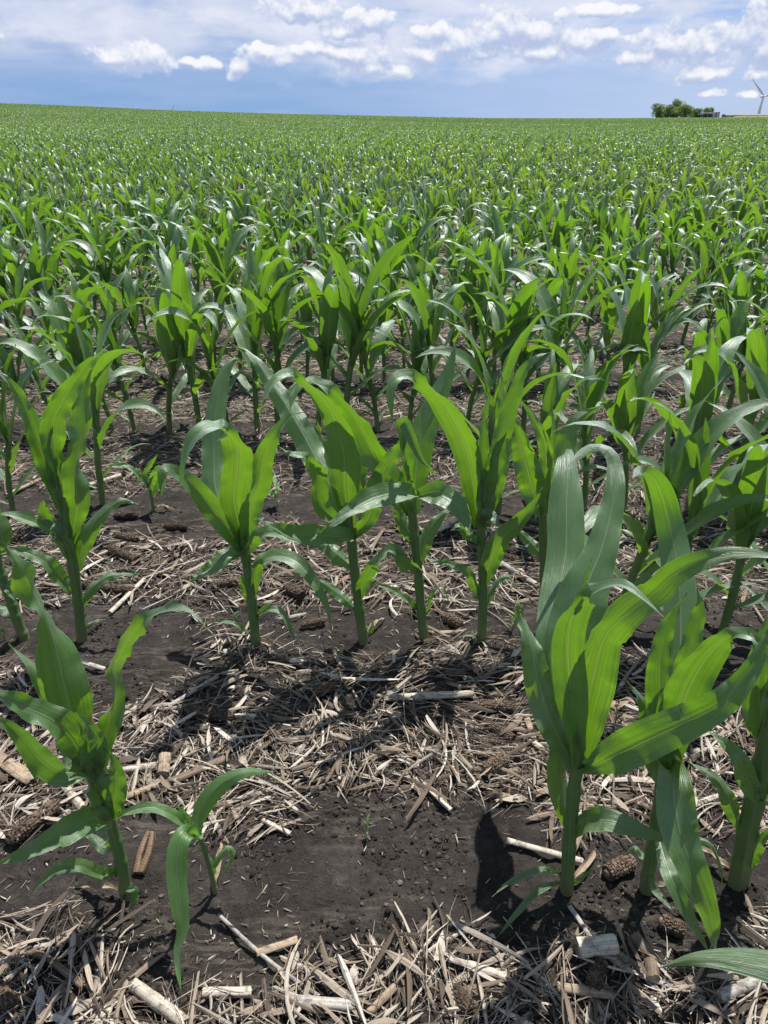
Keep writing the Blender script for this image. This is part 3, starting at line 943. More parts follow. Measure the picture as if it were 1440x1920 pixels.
for rw, lst in sorted(rows.items()):
    lst.sort(key=lambda q: q[1])
    c = 0
    for (_, x, y, sc) in lst:
        sc *= {2: .98, 3: .96, 4: .98, 5: .88, 6: .86, 7: .85}.get(rw, .84)
        k = random.randrange(len(PROTO))
        px, py, _z = project(x, y, .3)
        c += 1
        look = 'shorter' if sc < .9 else ('taller' if sc > 1.02 else 'medium-high')
        if rw == 2: lab = f'{look} corn plant behind the front right group, {ordw(c)} there from the left, second row'
        elif rw == 3: lab = f'{look} corn plant, {ordw(c)} from the left in the gappy third row'
        else: lab = f'{look} corn plant in the {ordw(rw)} row from the front, {ordw(c)} from the left'
        place_plant(k, x, y, random.choice((0, math.pi)) + random.gauss(0, .5), sc, lab)

# third-row seedling
hero('corn_seedling', 'thin corn seedling with narrow leaves standing in the third-row gap on the left', 'corn seedling', 'stunted corn seedlings', (288, 958),
     [(288, 958), (284, 930), (277, 905)], 7, [
    ([(279, 912), (274, 888), (296, 850)], 14, (0, .02), {'f': 0, 'r': 30}),
    ([(279, 914), (258, 890), (235, 873), (200, 876)], 14, (0, -.02), {'f': .5}),
    ([(282, 920), (290, 890), (302, 882), (306, 900), (303, 935)], 18, (0, -.03), {'f': .3}),
    ([(284, 935), (292, 915), (296, 885)], 10, (0, .02), {'f': .2}),
], mat=M_SEED, seed=20)

# ------------------------------------------------------------------ the rest of the field: one mass
def far_field():
    protos = []
    for k in range(6):
        parts, _ = proto(300 + k, 7, 2, 1.0, minleaf=2)
        V, Fc, UV = [], [], []
        for n, v, f, u in parts:
            o = len(V); V += v; UV += u if n != 'stalk' else [(.3, .5)] * len(v)
            Fc += [tuple(i + o for i in q) for q in f]
        protos.append(V and (V, Fc, UV))
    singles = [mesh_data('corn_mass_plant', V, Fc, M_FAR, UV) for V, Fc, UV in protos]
    clumps = []
    for k in range(4):
        V, Fc, UV = [], [], []
        for j in range(3):
            v, f, u = protos[(k + j * 2) % 6]
            o = len(V); a = random.uniform(0, 6.28); ox = (j - 1) * .16 + random.uniform(-.03, .03)
            mt = Matrix.Rotation(a, 3, 'Z')
            V += [mt @ q + Vector((ox, random.uniform(-.02, .02), 0)) for q in v]; UV += u
            Fc += [tuple(i + o for i in q) for q in f]
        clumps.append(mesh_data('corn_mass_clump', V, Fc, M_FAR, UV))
    P, Sc, Ro, Ix = [], [], [], []
    # the side ends of the nearer rows
    for rw in range(4, LAST_ROW + 1):
        yy = ROW0 + (rw - 1) * ROWD
        half = .46 * (yy / CP) * .98 + .22
        if rw == LAST_ROW:
            lo = max(s[1] for s in rows[rw]) + .16
        else: lo = half
        for a, b in ((lo, half + 1.6), (-half - 1.6, -half - .12)):
            x = a
            while x < b:
                P.append((x, yy)); Ix.append(random.randrange(6)); Sc.append(random.uniform(.80, .96)); x += .15
    n1 = LAST_ROW + 1
    y = ROW0 + (n1 - 1) * ROWD
    while y < CREST + 10:
        half = .53 * y / CP * .9 + 1.8
        if y < 62:
            m = int(2 * half / .135)
            xs = -half + np.arange(m) * .135 + rng.normal(0, .025, m)
            keep = rng.random(m) > .05
            xs = xs[keep]
            ii = rng.integers(0, 6, len(xs))
        else:
            step = .48 if y < 130 else .6
            m = int(2 * half / step)
            xs = -half + np.arange(m) * step + rng.normal(0, .06, m)
            ii = 6 + rng.integers(0, 4, len(xs))
        ysv = y + rng.normal(0, .03, len(xs))
        # patches of poorer and better growth
        for x_, y_, i_ in zip(xs, ysv, ii):
            P.append((x_, y_)); Ix.append(int(i_))
            g = noise.noise(Vector((x_ * .12, y_ * .12, 4)))
            Sc.append((random.uniform(.84, 1.06) + .08 * g) * (.84 - .05 * min(1, y_ / 40)))
        y += ROWD
    P = np.array(P)
    Z = terrain(P[:, 0], P[:, 1])
    me = bpy.data.meshes.new('corn_mass_points')
    me.vertices.add(len(P))
    me.vertices.foreach_set('co', np.column_stack([P, Z]).ravel())
    at = me.attributes.new('scl', 'FLOAT', 'POINT'); at.data.foreach_set('value', np.array(Sc, dtype=np.float32))
    at = me.attributes.new('rot', 'FLOAT', 'POINT')
    at.data.foreach_set('value', (rng.integers(0, 2, len(P)) * math.pi + rng.normal(0, .5, len(P))).astype(np.float32))
    at = me.attributes.new('idx', 'INT', 'POINT'); at.data.foreach_set('value', np.array(Ix, dtype=np.int32))
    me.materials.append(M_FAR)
    o = put('corn_field', me)
    tag(o, 'dense green corn field running back to the horizon behind the near rows', 'corn field', kind='stuff')
    ng = bpy.data.node_groups.new('corn_mass', 'GeometryNodeTree')
    ng.interface.new_socket('Geometry', in_out='INPUT', socket_type='NodeSocketGeometry')
    ng.interface.new_socket('Geometry', in_out='OUTPUT', socket_type='NodeSocketGeometry')
    N, Lk = ng.nodes, ng.links
    gi, go = N.new('NodeGroupInput'), N.new('NodeGroupOutput')
    g2i = N.new('GeometryNodeGeometryToInstance')
    for me_ in reversed(singles + clumps):   # multi-input lists come out in reverse link order
        po = bpy.data.objects.new('corn_mass_source', me_)
        oi = N.new('GeometryNodeObjectInfo'); oi.inputs['Object'].default_value = po
        oi.inputs['As Instance'].default_value = False
        Lk.new(oi.outputs['Geometry'], g2i.inputs[0]) if False else None
        one = N.new('GeometryNodeGeometryToInstance'); Lk.new(oi.outputs['Geometry'], one.inputs[0])
        if 'join' not in locals(): join = N.new('GeometryNodeJoinGeometry')
        Lk.new(one.outputs[0], join.inputs[0])
    N.remove(g2i)
    iop = N.new('GeometryNodeInstanceOnPoints')
    Lk.new(gi.outputs[0], iop.inputs['Points'])
    Lk.new(join.outputs[0], iop.inputs['Instance'])
    iop.inputs['Pick Instance'].default_value = True

    def attr(nm, ty):
        a = N.new('GeometryNodeInputNamedAttribute'); a.data_type = ty; a.inputs['Name'].default_value = nm
        return a.outputs[0]
    Lk.new(attr('idx', 'INT'), iop.inputs['Instance Index'])
    cx = N.new('ShaderNodeCombineXYZ'); Lk.new(attr('rot', 'FLOAT'), cx.inputs[2])
    e2r = N.new('FunctionNodeEulerToRotation'); Lk.new(cx.outputs[0], e2r.inputs[0])
    Lk.new(e2r.outputs[0], iop.inputs['Rotation'])
    Lk.new(attr('scl', 'FLOAT'), iop.inputs['Scale'])
    Lk.new(iop.outputs[0], go.inputs[0])
    md = o.modifiers.new('corn_mass', 'NODES'); md.node_group = ng
    return o


far_field()


# ------------------------------------------------------------------ residue
def build_residue():
    V, Fc, UV = [], [], []
    rr = random.Random(5)

    def strip(c, az, pitch, L, w, th, bend, nseg, lift, rollv=0.0, curl=0.0):
        d = Vector((math.cos(az) * math.cos(pitch), math.sin(az) * math.cos(pitch), math.sin(pitch)))
        side = Vector((-math.sin(az), math.cos(az), 0))
        up = d.cross(side) * -1
        up = side.cross(d) * -1 if up.z < 0 else up
        up = Vector((0, 0, 1)) if up.length < .1 else up
        o = len(V)
        ro = rr.uniform(0, 9)
        e0, e1 = rr.uniform(-1.3, 1.3) * w, rr.uniform(-1.3, 1.3) * w
        lop = rr.uniform(-.5, .5)
        for i in range(nseg + 1):
            s = i / nseg - .5
            taper = (1 + lop * s) * (1 - .45 * abs(2 * s) ** 3) * (rr.uniform(.82, 1.12) if nseg > 1 else 1)
            p = c + d * (s * L) + side * (bend * (s * s - .08) * L) + Vector((0, 0, lift * (.25 - s * s)))
            ca, sa = math.cos(rollv + curl * s), math.sin(rollv + curl * s)
            sw, su = side * ca + Vector((0, 0, 1)) * sa, Vector((0, 0, 1)) * ca - side * sa
            h = w * .5 * taper
            sl = e0 if i == 0 else (e1 if i == nseg else 0)
            V.extend((p - sw * h - d * sl * .5, p + su * th, p + sw * h + d * sl * .5, p - su * th * .3))
            UV.extend(((0, s * L * 20 + ro), (.5, s * L * 20 + ro), (1, s * L * 20 + ro), (.5, s * L * 20 + ro)))
        for i in range(nseg):
            a = o + 4 * i
            for j in range(4):
                Fc.append((a + j, a + (j + 1) % 4, a + 4 + (j + 1) % 4, a + 4 + j))
        Fc.append((o, o + 1, o + 2, o + 3)); e = o + 4 * nseg
        Fc.append((e + 3, e + 2, e + 1, e))

    def scatter(y0, y1, per_m2, lo):
        hw = lambda y: .36 + .56 * y
        area = (hw(y0) + hw(y1)) * (y1 - y0)
        n = int(area * per_m2)
        for _ in range(n):
            y = rr.uniform(y0, y1)
            if rr.random() > hw(y) / hw(y1): y = rr.uniform(y0, y1)
            x = rr.uniform(-hw(y), hw(y))
            m = residue_mask(x, y)
            if rr.random() > m * .62 + .045: continue
            dense = m > .5
            z = gz(x, y)
            kind = rr.random()
            az = noise.noise(Vector((x * 4.5, y * 4.5, 21.0))) * 4.0 + rr.gauss(0, .45) if rr.random() < .62 else rr.uniform(0, 6.28)
            zz = z + (rr.random() ** 2 * .020 if dense else .001) + .002
            pitch = rr.gauss(0, .10) if dense else rr.gauss(0, .04)
            ns = 1 if lo else 4
            if not dense: kind = kind * .72
            if kind < .60:      # fine fibres and slivers
                L = (.012 + .125 * rr.random() ** 2) if dense else rr.uniform(.003, .022)
                w = .0007 + .0026 * rr.random() ** 2.5
                strip(Vector((x, y, zz)), az, pitch, L, w * (1.5 if lo else 1), .0006, rr.gauss(0, .28) if dense else rr.gauss(0, .1), ns, rr.uniform(0, .014) if dense else 0, rr.uniform(-.6, .6))
            elif kind < .78:    # crumbs and chips
                L = (.004 + .016 * rr.random() ** 2) if dense else rr.uniform(.002, .007)
                strip(Vector((x, y, zz)), rr.uniform(0, 6.28), pitch * 2, L, L * rr.uniform(.25, .6), .001, 0, 1, 0, rr.uniform(-.9, .9))
            elif kind < .793 and dense:    # broad flattened husks
                L = rr.uniform(.03, .085)
                strip(Vector((x, y, zz + .003)), az, pitch, L, rr.uniform(.008, .017), .0009, rr.gauss(0, .2), ns + (0 if lo else 3), rr.uniform(0, .012), rr.uniform(-.5, .5), rr.gauss(0, .9))
            elif kind < .95:    # husk and leaf strips
                L = .025 + .145 * rr.random() ** 1.6
                strip(Vector((x, y, zz + .002)), az, pitch * 1.3, L, .0022 + .009 * rr.random() ** 2, .0008, rr.gauss(0, .3), ns + (0 if lo else 2), rr.uniform(0, .022), rr.uniform(-.8, .8), rr.gauss(0, .9))
            else:               # rind splinters
                L = rr.uniform(.03, .12)
                strip(Vector((x, y, zz + .004)), az, pitch * .8, L, rr.uniform(.004, .011), .0028, rr.gauss(0, .10), ns, .003, rr.uniform(-.5, .5))

    scatter(.44, 1.35, 15000, False)
    scatter(1.35, 2.3, 8500, False)
    scatter(2.3, 3.6, 6500, True)
    scatter(3.6, 6.0, 3000, True)
    scatter(6.0, 9.5, 800, True)
    me = mesh_data('crop_residue', V, Fc, M_STRAW, UV, smooth=False)
    o = put('crop_residue', me)
    tag(o, 'loose litter of dry tan straw and husk shreds between the corn rows', 'crop residue', kind='stuff')


build_residue()


def build_crumbs():
    """loose clods and crumbs lying on the bare soil"""
    rr = random.Random(12)
    V, Fc = [], []
    ico = [Vector(q).normalized() for q in ((0, 0, 1), (.9, 0, .4), (.3, .85, .4), (-.75, .5, .4), (-.75, -.5, .4), (.3, -.85, .4),
                                            (.75, .5, -.4), (-.3, .85, -.4), (-.9, 0, -.4), (-.3, -.85, -.4), (.75, -.5, -.4))]
    tri = [(0, 1, 2), (0, 2, 3), (0, 3, 4), (0, 4, 5), (0, 5, 1), (1, 6, 2), (2, 7, 3), (3, 8, 4), (4, 9, 5), (5, 10, 1),
           (2, 6, 7), (3, 7, 8), (4, 8, 9), (5, 9, 10), (1, 10, 6)]
    for (y0, y1, dens) in ((.45, 1.35, 22000), (1.35, 2.3, 10000), (2.3, 3.6, 2500)):
        hw = lambda y: .36 + .56 * y
        n = int((hw(y0) + hw(y1)) * (y1 - y0) * dens)
        for _ in range(n):
            y = rr.uniform(y0, y1); x = rr.uniform(-hw(y), hw(y))
            cl = noise.noise(Vector((x * 6, y * 6, 2.2)))
            if rr.random() > .22 + cl * 2.4: continue
            r = .0009 + .0048 * rr.random() ** 4.5
            c = Vector((x, y, gz(x, y) + r * .3))
            o = len(V)
            sx_, sy_, sz_ = rr.uniform(.7, 1.3), rr.uniform(.7, 1.3), rr.uniform(.5, .95)
            a = rr.uniform(0, 6.28); ca, sa = math.cos(a), math.sin(a)
            for q in ico:
                k = r * rr.uniform(.72, 1.25)
                V.append(c + Vector(((q.x * ca - q.y * sa) * k * sx_, (q.x * sa + q.y * ca) * k * sy_, q.z * k * sz_)))
            Fc.extend(tuple(o + i for i in t) for t in tri)

    def b(T, p):
        geo = T.node('ShaderNodeNewGeometry')
        r = geo.outputs['Random Per Island']
        n = T.noise(geo.outputs['Position'], 300.0, 2)
        c = T.ramp(r, [(0, (.016, .0135, .012)), (.5, (.040, .034, .030)), (.85, (.085, .073, .063)), (1, (.16, .138, .118))])
        c = T.mix(T.mr(n, .4, .65, .5, 0), c, (.012, .010, .009))
        T.val(c, p.inputs['Base Color'])
        p.inputs['Roughness'].default_value = .95
        p.inputs['Specular IOR Level'].default_value = .15
    o = put('soil_crumbs', mesh_data('soil_crumbs', V, Fc, principled('soil_crumb', b), smooth=False))
    tag(o, 'loose dark crumbs and small clods lying on the bare soil', 'soil crumbs', kind='stuff')


build_crumbs()


# ------------------------------------------------------------------ cobs and broken stalks, each one a thing
def lie(px0, py0, px1, py1, r, lift=.0):
    a, b = gnd(px0, py0), gnd(px1, py1)
    a.z = gz(a.x, a.y) + r * .75 + lift + .006; b.z = gz(b.x, b.y) + r * .75 + lift + .006
    return a, b


CG = 'shelled corn cobs lying on the soil'


def cob(p0, p1, dia, label, seed, broken=False):
    r = dia / 2
    a, b = lie(*p0, *p1, r)
    c = (a + b) / 2
    root = empty('corn_cob', (c.x, c.y, c.z - r))
    o0 = Vector(root.location)
    tag(root, label, 'corn cob', CG)
    rr = random.Random(seed)
    L = (b - a).length
    ax = (b - a).normalized()
    nr, na = max(14, int(L / .0034)), 40
    rowsn = 16
    V, Fc, UV = [], [], []
    e1 = ax.cross(Vector((0, 0, 1))).normalized(); e2 = e1.cross(ax)
    pk = rr.uniform(0, 6)
    for i in range(nr + 1):
        s = i / nr
        prof = math.sqrt(max(0.0, 1 - max(0, (s - .80) / .22) ** 2)) if not broken else 1
        prof *= .86 + .14 * math.sin(min(1, s / .25) * 1.57)
        for j in range(na):
            g = 6.28318 * j / na
            k = (1 if (i // 2) % 2 == 0 else -1)
            cupv = math.sin(g * rowsn / 1 * .5 * 2 + (0 if (i // 2) % 2 == 0 else 1.57))
            ring = .5 + .5 * math.cos(i * 3.14159)
            nz = noise.noise(Vector((s * 9 + seed, math.cos(g) * 2, math.sin(g) * 2)))
            rad = r * prof * (1 + .07 * cupv + .07 * ring + .10 * nz)
            V.append(a + ax * (s * L) + (e1 * math.cos(g) + e2 * math.sin(g)) * rad - o0)
            UV.append((j / na, s))
    for i in range(nr):
        for j in range(na):
            q = i * na + j; q2 = i * na + (j + 1) % na
            Fc.append((q, q2, q2 + na, q + na))
    for i, ct in ((0, a), (nr, b)):
        V.append(ct - o0); UV.append((0, 0)); cc = len(V) - 1
        for j in range(na):
            q = i * na + j; q2 = i * na + (j + 1) % na
            Fc.append((cc, q2, q) if i == 0 else (cc, q, q2))
    put('cob_body', mesh_data('cob_body', V, Fc, M_COB, UV, smooth=False), root)
    # woody core showing at the broken butt
    v, f, u = tube_geo([a - ax * .004 - o0, a - ax * .001 - o0, a + ax * .006 - o0], [r * .38, r * .52, r * .55], 12)
    put('core', mesh_data('core', v, f, M_WOOD, u), root)
    return root


COBS = [((20, 1584), (116, 1512), .029, 'large dark corn cob at the left edge beneath the lowest left leaf'),
        ((100, 1440), (172, 1466), .024, 'corn cob half hidden under the leaves of the left front plant'),
        ((352, 1345), (440, 1356), .027, 'dark corn cob lying level in the shade near the middle left'),
        ((590, 1302), (630, 1293), .024, 'short corn cob stub in the shaded straw at the centre'),
        ((216, 1014), (262, 1022), .026, 'upper of two corn cobs beside each other behind the left second-row plant'),
        ((206, 1038), (258, 1060), .026, 'slanting corn cob just below another, pointing down right, on pale straw'),
        ((215, 972), (260, 971), .021, 'thin reddish cob on bare soil at the foot of the third-row corn'),
        ((308, 997), (352, 991), .022, 'dark cob in shadow to the right of the third-row seedling'),
        ((158, 1100), (252, 1112), .028, 'longest dark cob, in the shadow right of the left second-row stalk'),
        ((78, 1108), (106, 1100), .026, 'cob stub left of the left second-row stalk'),
        ((400, 1112), (450, 1100), .024, 'cob beside the stalk with the wide shaded cupped leaf'),
        ((536, 1112), (568, 1132), .025, 'cob under the drooping leaf between two second-row stalks'),
        ((566, 1182), (612, 1172), .018, 'thin light brown cob lying on soil in front of the second row'),
        ((836, 1172), (866, 1184), .030, 'short round reddish cob between the two right middle stalks'),
        ((724, 1000), (758, 993), .024, 'cob in the dark strip behind the slim second-row plant'),
        ((940, 1042), (972, 1054), .024, 'cob near the long grey stick, right of the vase-shaped plant'),
        ((898, 1334), (968, 1338), .026, 'cob in the straw left of the tall right plant, uppermost of three'),
        ((912, 1362), (962, 1396), .021, 'slim tan cob pointing down right, middle of three by tall plant'),
        ((906, 1462), (950, 1440), .030, 'fat dark cob on black soil, lowest of three left of tall plant'),
        ((1136, 1650), (1186, 1622), .030, 'cob in deep shade between the two right front stalks'),
        ((1108, 1872), (1122, 1822), .027, 'cob sticking out from under the pale stalk stub at bottom right'),
        ((848, 1868), (880, 1912), .030, 'cob at the bottom edge right of the middle'),
        ((-6, 1868), (26, 1912), .030, 'cob in the bottom left corner'),
        ((1236, 1742), (1280, 1756), .026, 'cob in shadow below the hanging leaf on the right'),
        ((1150, 935 + 40), (1176, 985), .024, 'far cob among straw behind the tall right plant'),
        ]
for k, (p0, p1, dia, lab) in enumerate(COBS):
    cob(p0, p1, dia, lab, k + 1, broken=(k % 3 == 2))

# a cob split open lengthwise, hollow side up
def split_cob():
    a, b = lie(262, 1650, 284, 1572, .01)
    c = (a + b) / 2
    root = empty('split_corn_cob', (c.x, c.y, gz(c.x, c.y)))
    o0 = Vector(root.location)
    tag(root, 'light brown corn cob split open lengthwise, between the left front plant and seedling', 'corn cob', CG)
    ax = (b - a).normalized(); e1 = ax.cross(Vector((0, 0, 1))).normalized()
    for sgn in (-1, 1):
        V, Fc, UV = [], [], []
        n = 30
        for i in range(n + 1):
            s = i / n
            ce = a + (b - a) * s + e1 * sgn * (.003 + .0045 * math.sin(s * 3.0)) - o0
            ce.z = .004
            r = .0062 * (1 - .4 * s) * (1 + .5 * (i % 2))
            for j in range(9):
                g = 6.283 * j / 8
                V.append(ce + e1 * math.cos(g) * r + Vector((0, 0, 1)) * (math.sin(g) * r + .004)); UV.append((j / 8, s))
        for i in range(n):
            for j in range(8):
                q = i * 9 + j
                Fc.append((q, q + 1, q + 10, q + 9))
        put('cob_half', mesh_data('cob_half', V, Fc, M_WOOD, UV, smooth=False), root)


split_cob()

SG = 'broken dry cornstalk pieces on the ground'


def stalk_piece(p0, p1, dia, mat, label, seed, lift=0.0, mid=None, hollow=True, flat=.8, z1=0.0, nodes=()):
    r = dia / 2
    a, b = lie(*p0, *p1, r, lift)
    b.z += z1
    c = (a + b) / 2
    root = empty('cornstalk_piece', (c.x, c.y, gz(c.x, c.y)))
    o0 = Vector(root.location)
    tag(root, label, 'stalk piece', SG)
    rr = random.Random(seed)
    ctrl = [a, b] if mid is None else [a, lie(*mid, *mid, r, lift)[0], b]
    n = 40
    pts, L = catmull(ctrl, n)
    ns = 20
    V, Fc, UV = [], [], []
    tears = [rr.uniform(0, .10 * dia * 6) for _ in range(ns + 1)]; tears[-1] = tears[0]
    tears2 = [rr.uniform(0, .10 * dia * 6) for _ in range(ns + 1)]; tears2[-1] = tears2[0]
    for i, p in enumerate(pts):
        t = (pts[min(n, i + 1)] - pts[max(0, i - 1)]).normalized()
        e1 = t.cross(Vector((0, 0, 1))).normalized(); e2 = e1.cross(t)
        s = i / n
        rad = r * (1 + .04 * math.sin(s * 9 + seed))
        for q in nodes: rad *= 1 + .16 * math.exp(-((s - q) / .025) ** 2)
        for j in range(ns + 1):
            g = 6.28318 * j / ns
            rr2 = rad * (1 + .06 * math.sin(3 * g + seed) + .05 * noise.noise(Vector((s * 8, math.cos(g) * 2, math.sin(g) * 2 + seed))))
            sh = 0
            if i == 0: sh = tears[j] * .35
            if i == n: sh = -tears2[j] * .35
            V.append(p + t * sh + e1 * math.cos(g) * rr2 + e2 * math.sin(g) * rr2 * flat - o0)
            UV.append((j / ns, s * L * 6 + seed))
    m = ns + 1
    for i in range(n):
        for j in range(ns):
            q = i * m + j; Fc.append((q, q + 1, q + m + 1, q + m))
    put('rind', mesh_data('rind', V, Fc, mat, UV), root)
    if hollow:
        for i, d in ((0, 1), (n, -1)):
            t = (pts[1] - pts[0]).normalized() if i == 0 else (pts[-1] - pts[-2]).normalized()
            e1 = t.cross(Vector((0, 0, 1))).normalized(); e2 = e1.cross(t)
            cc = pts[i] + t * d * r * .30 - o0
            v, f, u = [cc - t * d * r * .1], [], [(.5, .5)]
            for j in range(16):
                g = 6.28318 * j / 16
                v.append(cc + e1 * math.cos(g) * r * .93 + e2 * math.sin(g) * r * .93 * flat + t * d * rr.uniform(0, .1) * r); u.append((.5 + .5 * math.cos(g), .5 + .5 * math.sin(g)))
            for j in range(16): f.append((0, 1 + j, 1 + (j + 1) % 16))
            put('pith', mesh_data('pith', v, f, M_PITH, u, smooth=False), root)
    return root


PIECES = [
    ((722, 1311), (888, 1312), .019, M_PALE, 'long pale ribbed stalk lying level in the middle of the straw', {'nodes': (.55,)}),
    ((700, 1306), (748, 1316), .012, M_TAN, 'tan splinter at the left end of the long pale level stalk', {}),
    ((222, 1452), (296, 1446), .018, M_PALE, 'pale stalk pointing right from behind the left front plant', {}),
    ((312, 1428), (308, 1466), .025, M_TAN, 'short tan stalk stub with a ragged end, above the seedling', {}),
    ((312, 1482), (424, 1430), .019, M_BROWN, 'brown peeling stalk slanting up right above the seedling', {}),
    ((226, 1512), (294, 1482), .014, M_TAN, 'thin tan stalk lying behind the left seedling leaf', {}),
    ((120, 1478), (158, 1524), .018, M_PALE, 'short whitish stalk in front of the left front plant', {}),
    ((250, 1856), (352, 1930), .021, M_PALE, 'bright white split stalk at the bottom left pointing down right', {}),
    ((380, 1873), (474, 1869), .017, M_PALE, 'short white stalk lying level at the bottom left, right of the split one', {}),
    ((540, 1888), (662, 1894), .019, M_GREY, 'grey-white stalk lying level at the bottom edge, left of middle', {'nodes': (.3,)}),
    ((1076, 1808), (1150, 1800), .030, M_PALE, 'thick pale stalk stub with clean cut end at the bottom right', {'lift': .016, 'flat': 1.0}),
    ((948, 1586), (1092, 1626), .012, M_PALE, 'pale stick pointing at the foot of the tall right stalk', {}),
    ((1182, 1768), (1222, 1852), .022, M_BROWN, 'curved muddy brown stalk chunk right of the pale stub', {'mid': (1214, 1806)}),
    ((802, 1012), (858, 984), .022, M_PALE, 'ribbed white stalk lying behind the slim second-row plant', {'nodes': (.4, .7)}),
    ((926, 1050), (1006, 1104), .020, M_GREY, 'long grey stick right of the vase-shaped corn plant', {}),
    ((492, 1545), (546, 1570), .010, M_PALE, 'thin white sliver on the bare soil right of the seedling', {}),
    ((206, 1152), (272, 1092), .014, M_PALE, 'white splinter slanting up right beside the left second-row plant', {}),
    ((316, 1336), (410, 1278), .011, M_GREY, 'grey splinter slanting up right above the dark cob', {}),
    ((384, 1431), (462, 1366), .010, M_TAN, 'thin tan stick slanting up right below the shaded cob', {}),
    ((414, 1722), (600, 1872), .007, M_GREY, 'long thin grey curved twig near the bottom, right of the drooping leaf', {'mid': (500, 1808), 'hollow': False}),
    ((1340, 1886), (1416, 1850), .020, M_GREY, 'grey stalk under the leaf at the bottom right corner', {}),
    ((168, 915), (228, 897), .022, M_PALE, 'pale stalk behind the foot of the third-row corn at left', {}),
    ((12, 934), (92, 902), .018, M_TAN, 'tan stalk bundle at the left edge behind the second row', {}),
    ((1066, 1706), (1320, 1884), .008, M_GREY, 'long dark wiry stem trailing across the bottom right straw', {'mid': (1148, 1812), 'hollow': False}),
    ((126, 1240), (200, 1262), .012, M_PALE, 'white sliver behind the leaves of the left front plant', {}),
    ((0, 1432), (66, 1474), .030, M_TAN, 'wide flat tan husk at the left edge', {'flat': .35, 'hollow': False}),
    ((640, 1066), (708, 1052), .012, M_PALE, 'pale stick in the straw behind the glowing upright leaf plant', {}),
    ((690, 1380), (790, 1424), .009, M_TAN, 'thin tan stick in the sunny straw below the long pale stalk', {}),
    ((780, 1466), (846, 1530), .010, M_PALE, 'pale stick pointing down right onto the bare soil in the centre', {}),
    ((986, 1350), (1006, 1420), .014, M_TAN, 'tan flat splinter left of the tall right plant', {'flat': .4}),
    ((1120, 1420), (1226, 1436), .012, M_PALE, 'pale stick behind the foot of the tall right plant', {}),
    ((690, 1905), (742, 1860), .013, M_TAN, 'short tan stick at the bottom edge in the middle', {}),
    ((840, 1806), (948, 1842), .014, M_PALE, 'white strip at the bottom, left of the pale stub', {'flat': .5}),
    ((20, 1790), (160, 1862), .012, M_BROWN, 'dark brown bent stem in the bottom left straw', {'mid': (80, 1800)}),
    ((480, 1800), (560, 1770), .014, M_TAN, 'tan strip on the edge of the bottom straw, right of drooping leaf', {'flat': .5}),
    ((980, 1250), (1030, 1230), .012, M_PALE, 'pale stick in the shade at the foot of the half-hidden plant', {}),
    ((100, 1340), (40, 1390), .011, M_GREY, 'grey stick behind the drooping left leaf', {}),
    ((1290, 1420), (1372, 1410), .011, M_PALE, 'pale stick behind the right front stalks', {}),
    ((470, 1256), (545, 1262), .012, M_BROWN, 'brown twisted husk rope in the shade in front of the second row', {}),
    ((1146, 1880), (1040, 1862), .016, M_TAN, 'tan stalk half under the pale stub at the bottom right', {}),
]
for k, (p0, p1, d, m, lab, kw) in enumerate(PIECES):
    stalk_piece(p0, p1, d, m, lab, k + 3, **kw)


# ------------------------------------------------------------------ small weeds
def weed(px, py, h, n, label, dry=False, seed=0):
    g = gnd(px, py)
    root = empty('weed', (g.x, g.y, gz(g.x, g.y)))
    tag(root, label, 'weed', 'small weeds between the rows')
    rr = random.Random(seed)
    mat = M_TAN if dry else M_SEED
    tip = Vector((rr.uniform(-.01, .01), rr.uniform(-.01, .01), h))
    pts, L = catmull([Vector((0, 0, -.004)), tip * .5 + Vector((.004, 0, 0)), tip], 8)
    v, f, u = tube_geo(pts, [.0016 - .0008 * i / 8 for i in range(9)], 7)
    put('stem', mesh_data('stem', v, f, M_TAN if dry else M_STALK, u), root)
    for k in range(n):
        V, Fc, UV = azleaf(rr.uniform(0, 6.28), h * (.25 + .75 * k / n), 0, rr.uniform(.4, .8) * h * .7 + .008, rr.uniform(.005, .010) * (h / .05), rr.uniform(.5, 1.1), rr.uniform(.3, 1.2), 1.4, 0, 8, 4, seed * 7 + k)
        put('leaf', mesh_data('leaf', V, Fc, mat, UV), root)


weed(688, 1566, .036, 7, 'tiny weed alone on the bare soil patch at the centre', seed=1)
weed(160, 984, .075, 9, 'leafy weed at the foot of the third-row corn on the left', seed=2)
weed(1150, 1370, .095, 11, 'dry tan weed behind the tall right plant', True, seed=3)
weed(1118, 1352, .06, 8, 'green weed beside the dry one behind the tall right plant', seed=4)
weed(520, 952, .09, 7, 'thin weed on the bare soil behind the second row', seed=5)
weed(960, 1180, .045, 6, 'green sprout at the foot of the half-hidden second-row corn', seed=6)
weed(8, 1196, .05, 7, 'pale weed tuft at the left edge below the leaning corn', seed=7)
weed(1240, 1350, .05, 7, 'small weed between the right front stalks', seed=8)
weed(440, 1170, .03, 5, 'tiny sprout left of the second-row stalk by the bare patch', seed=9)


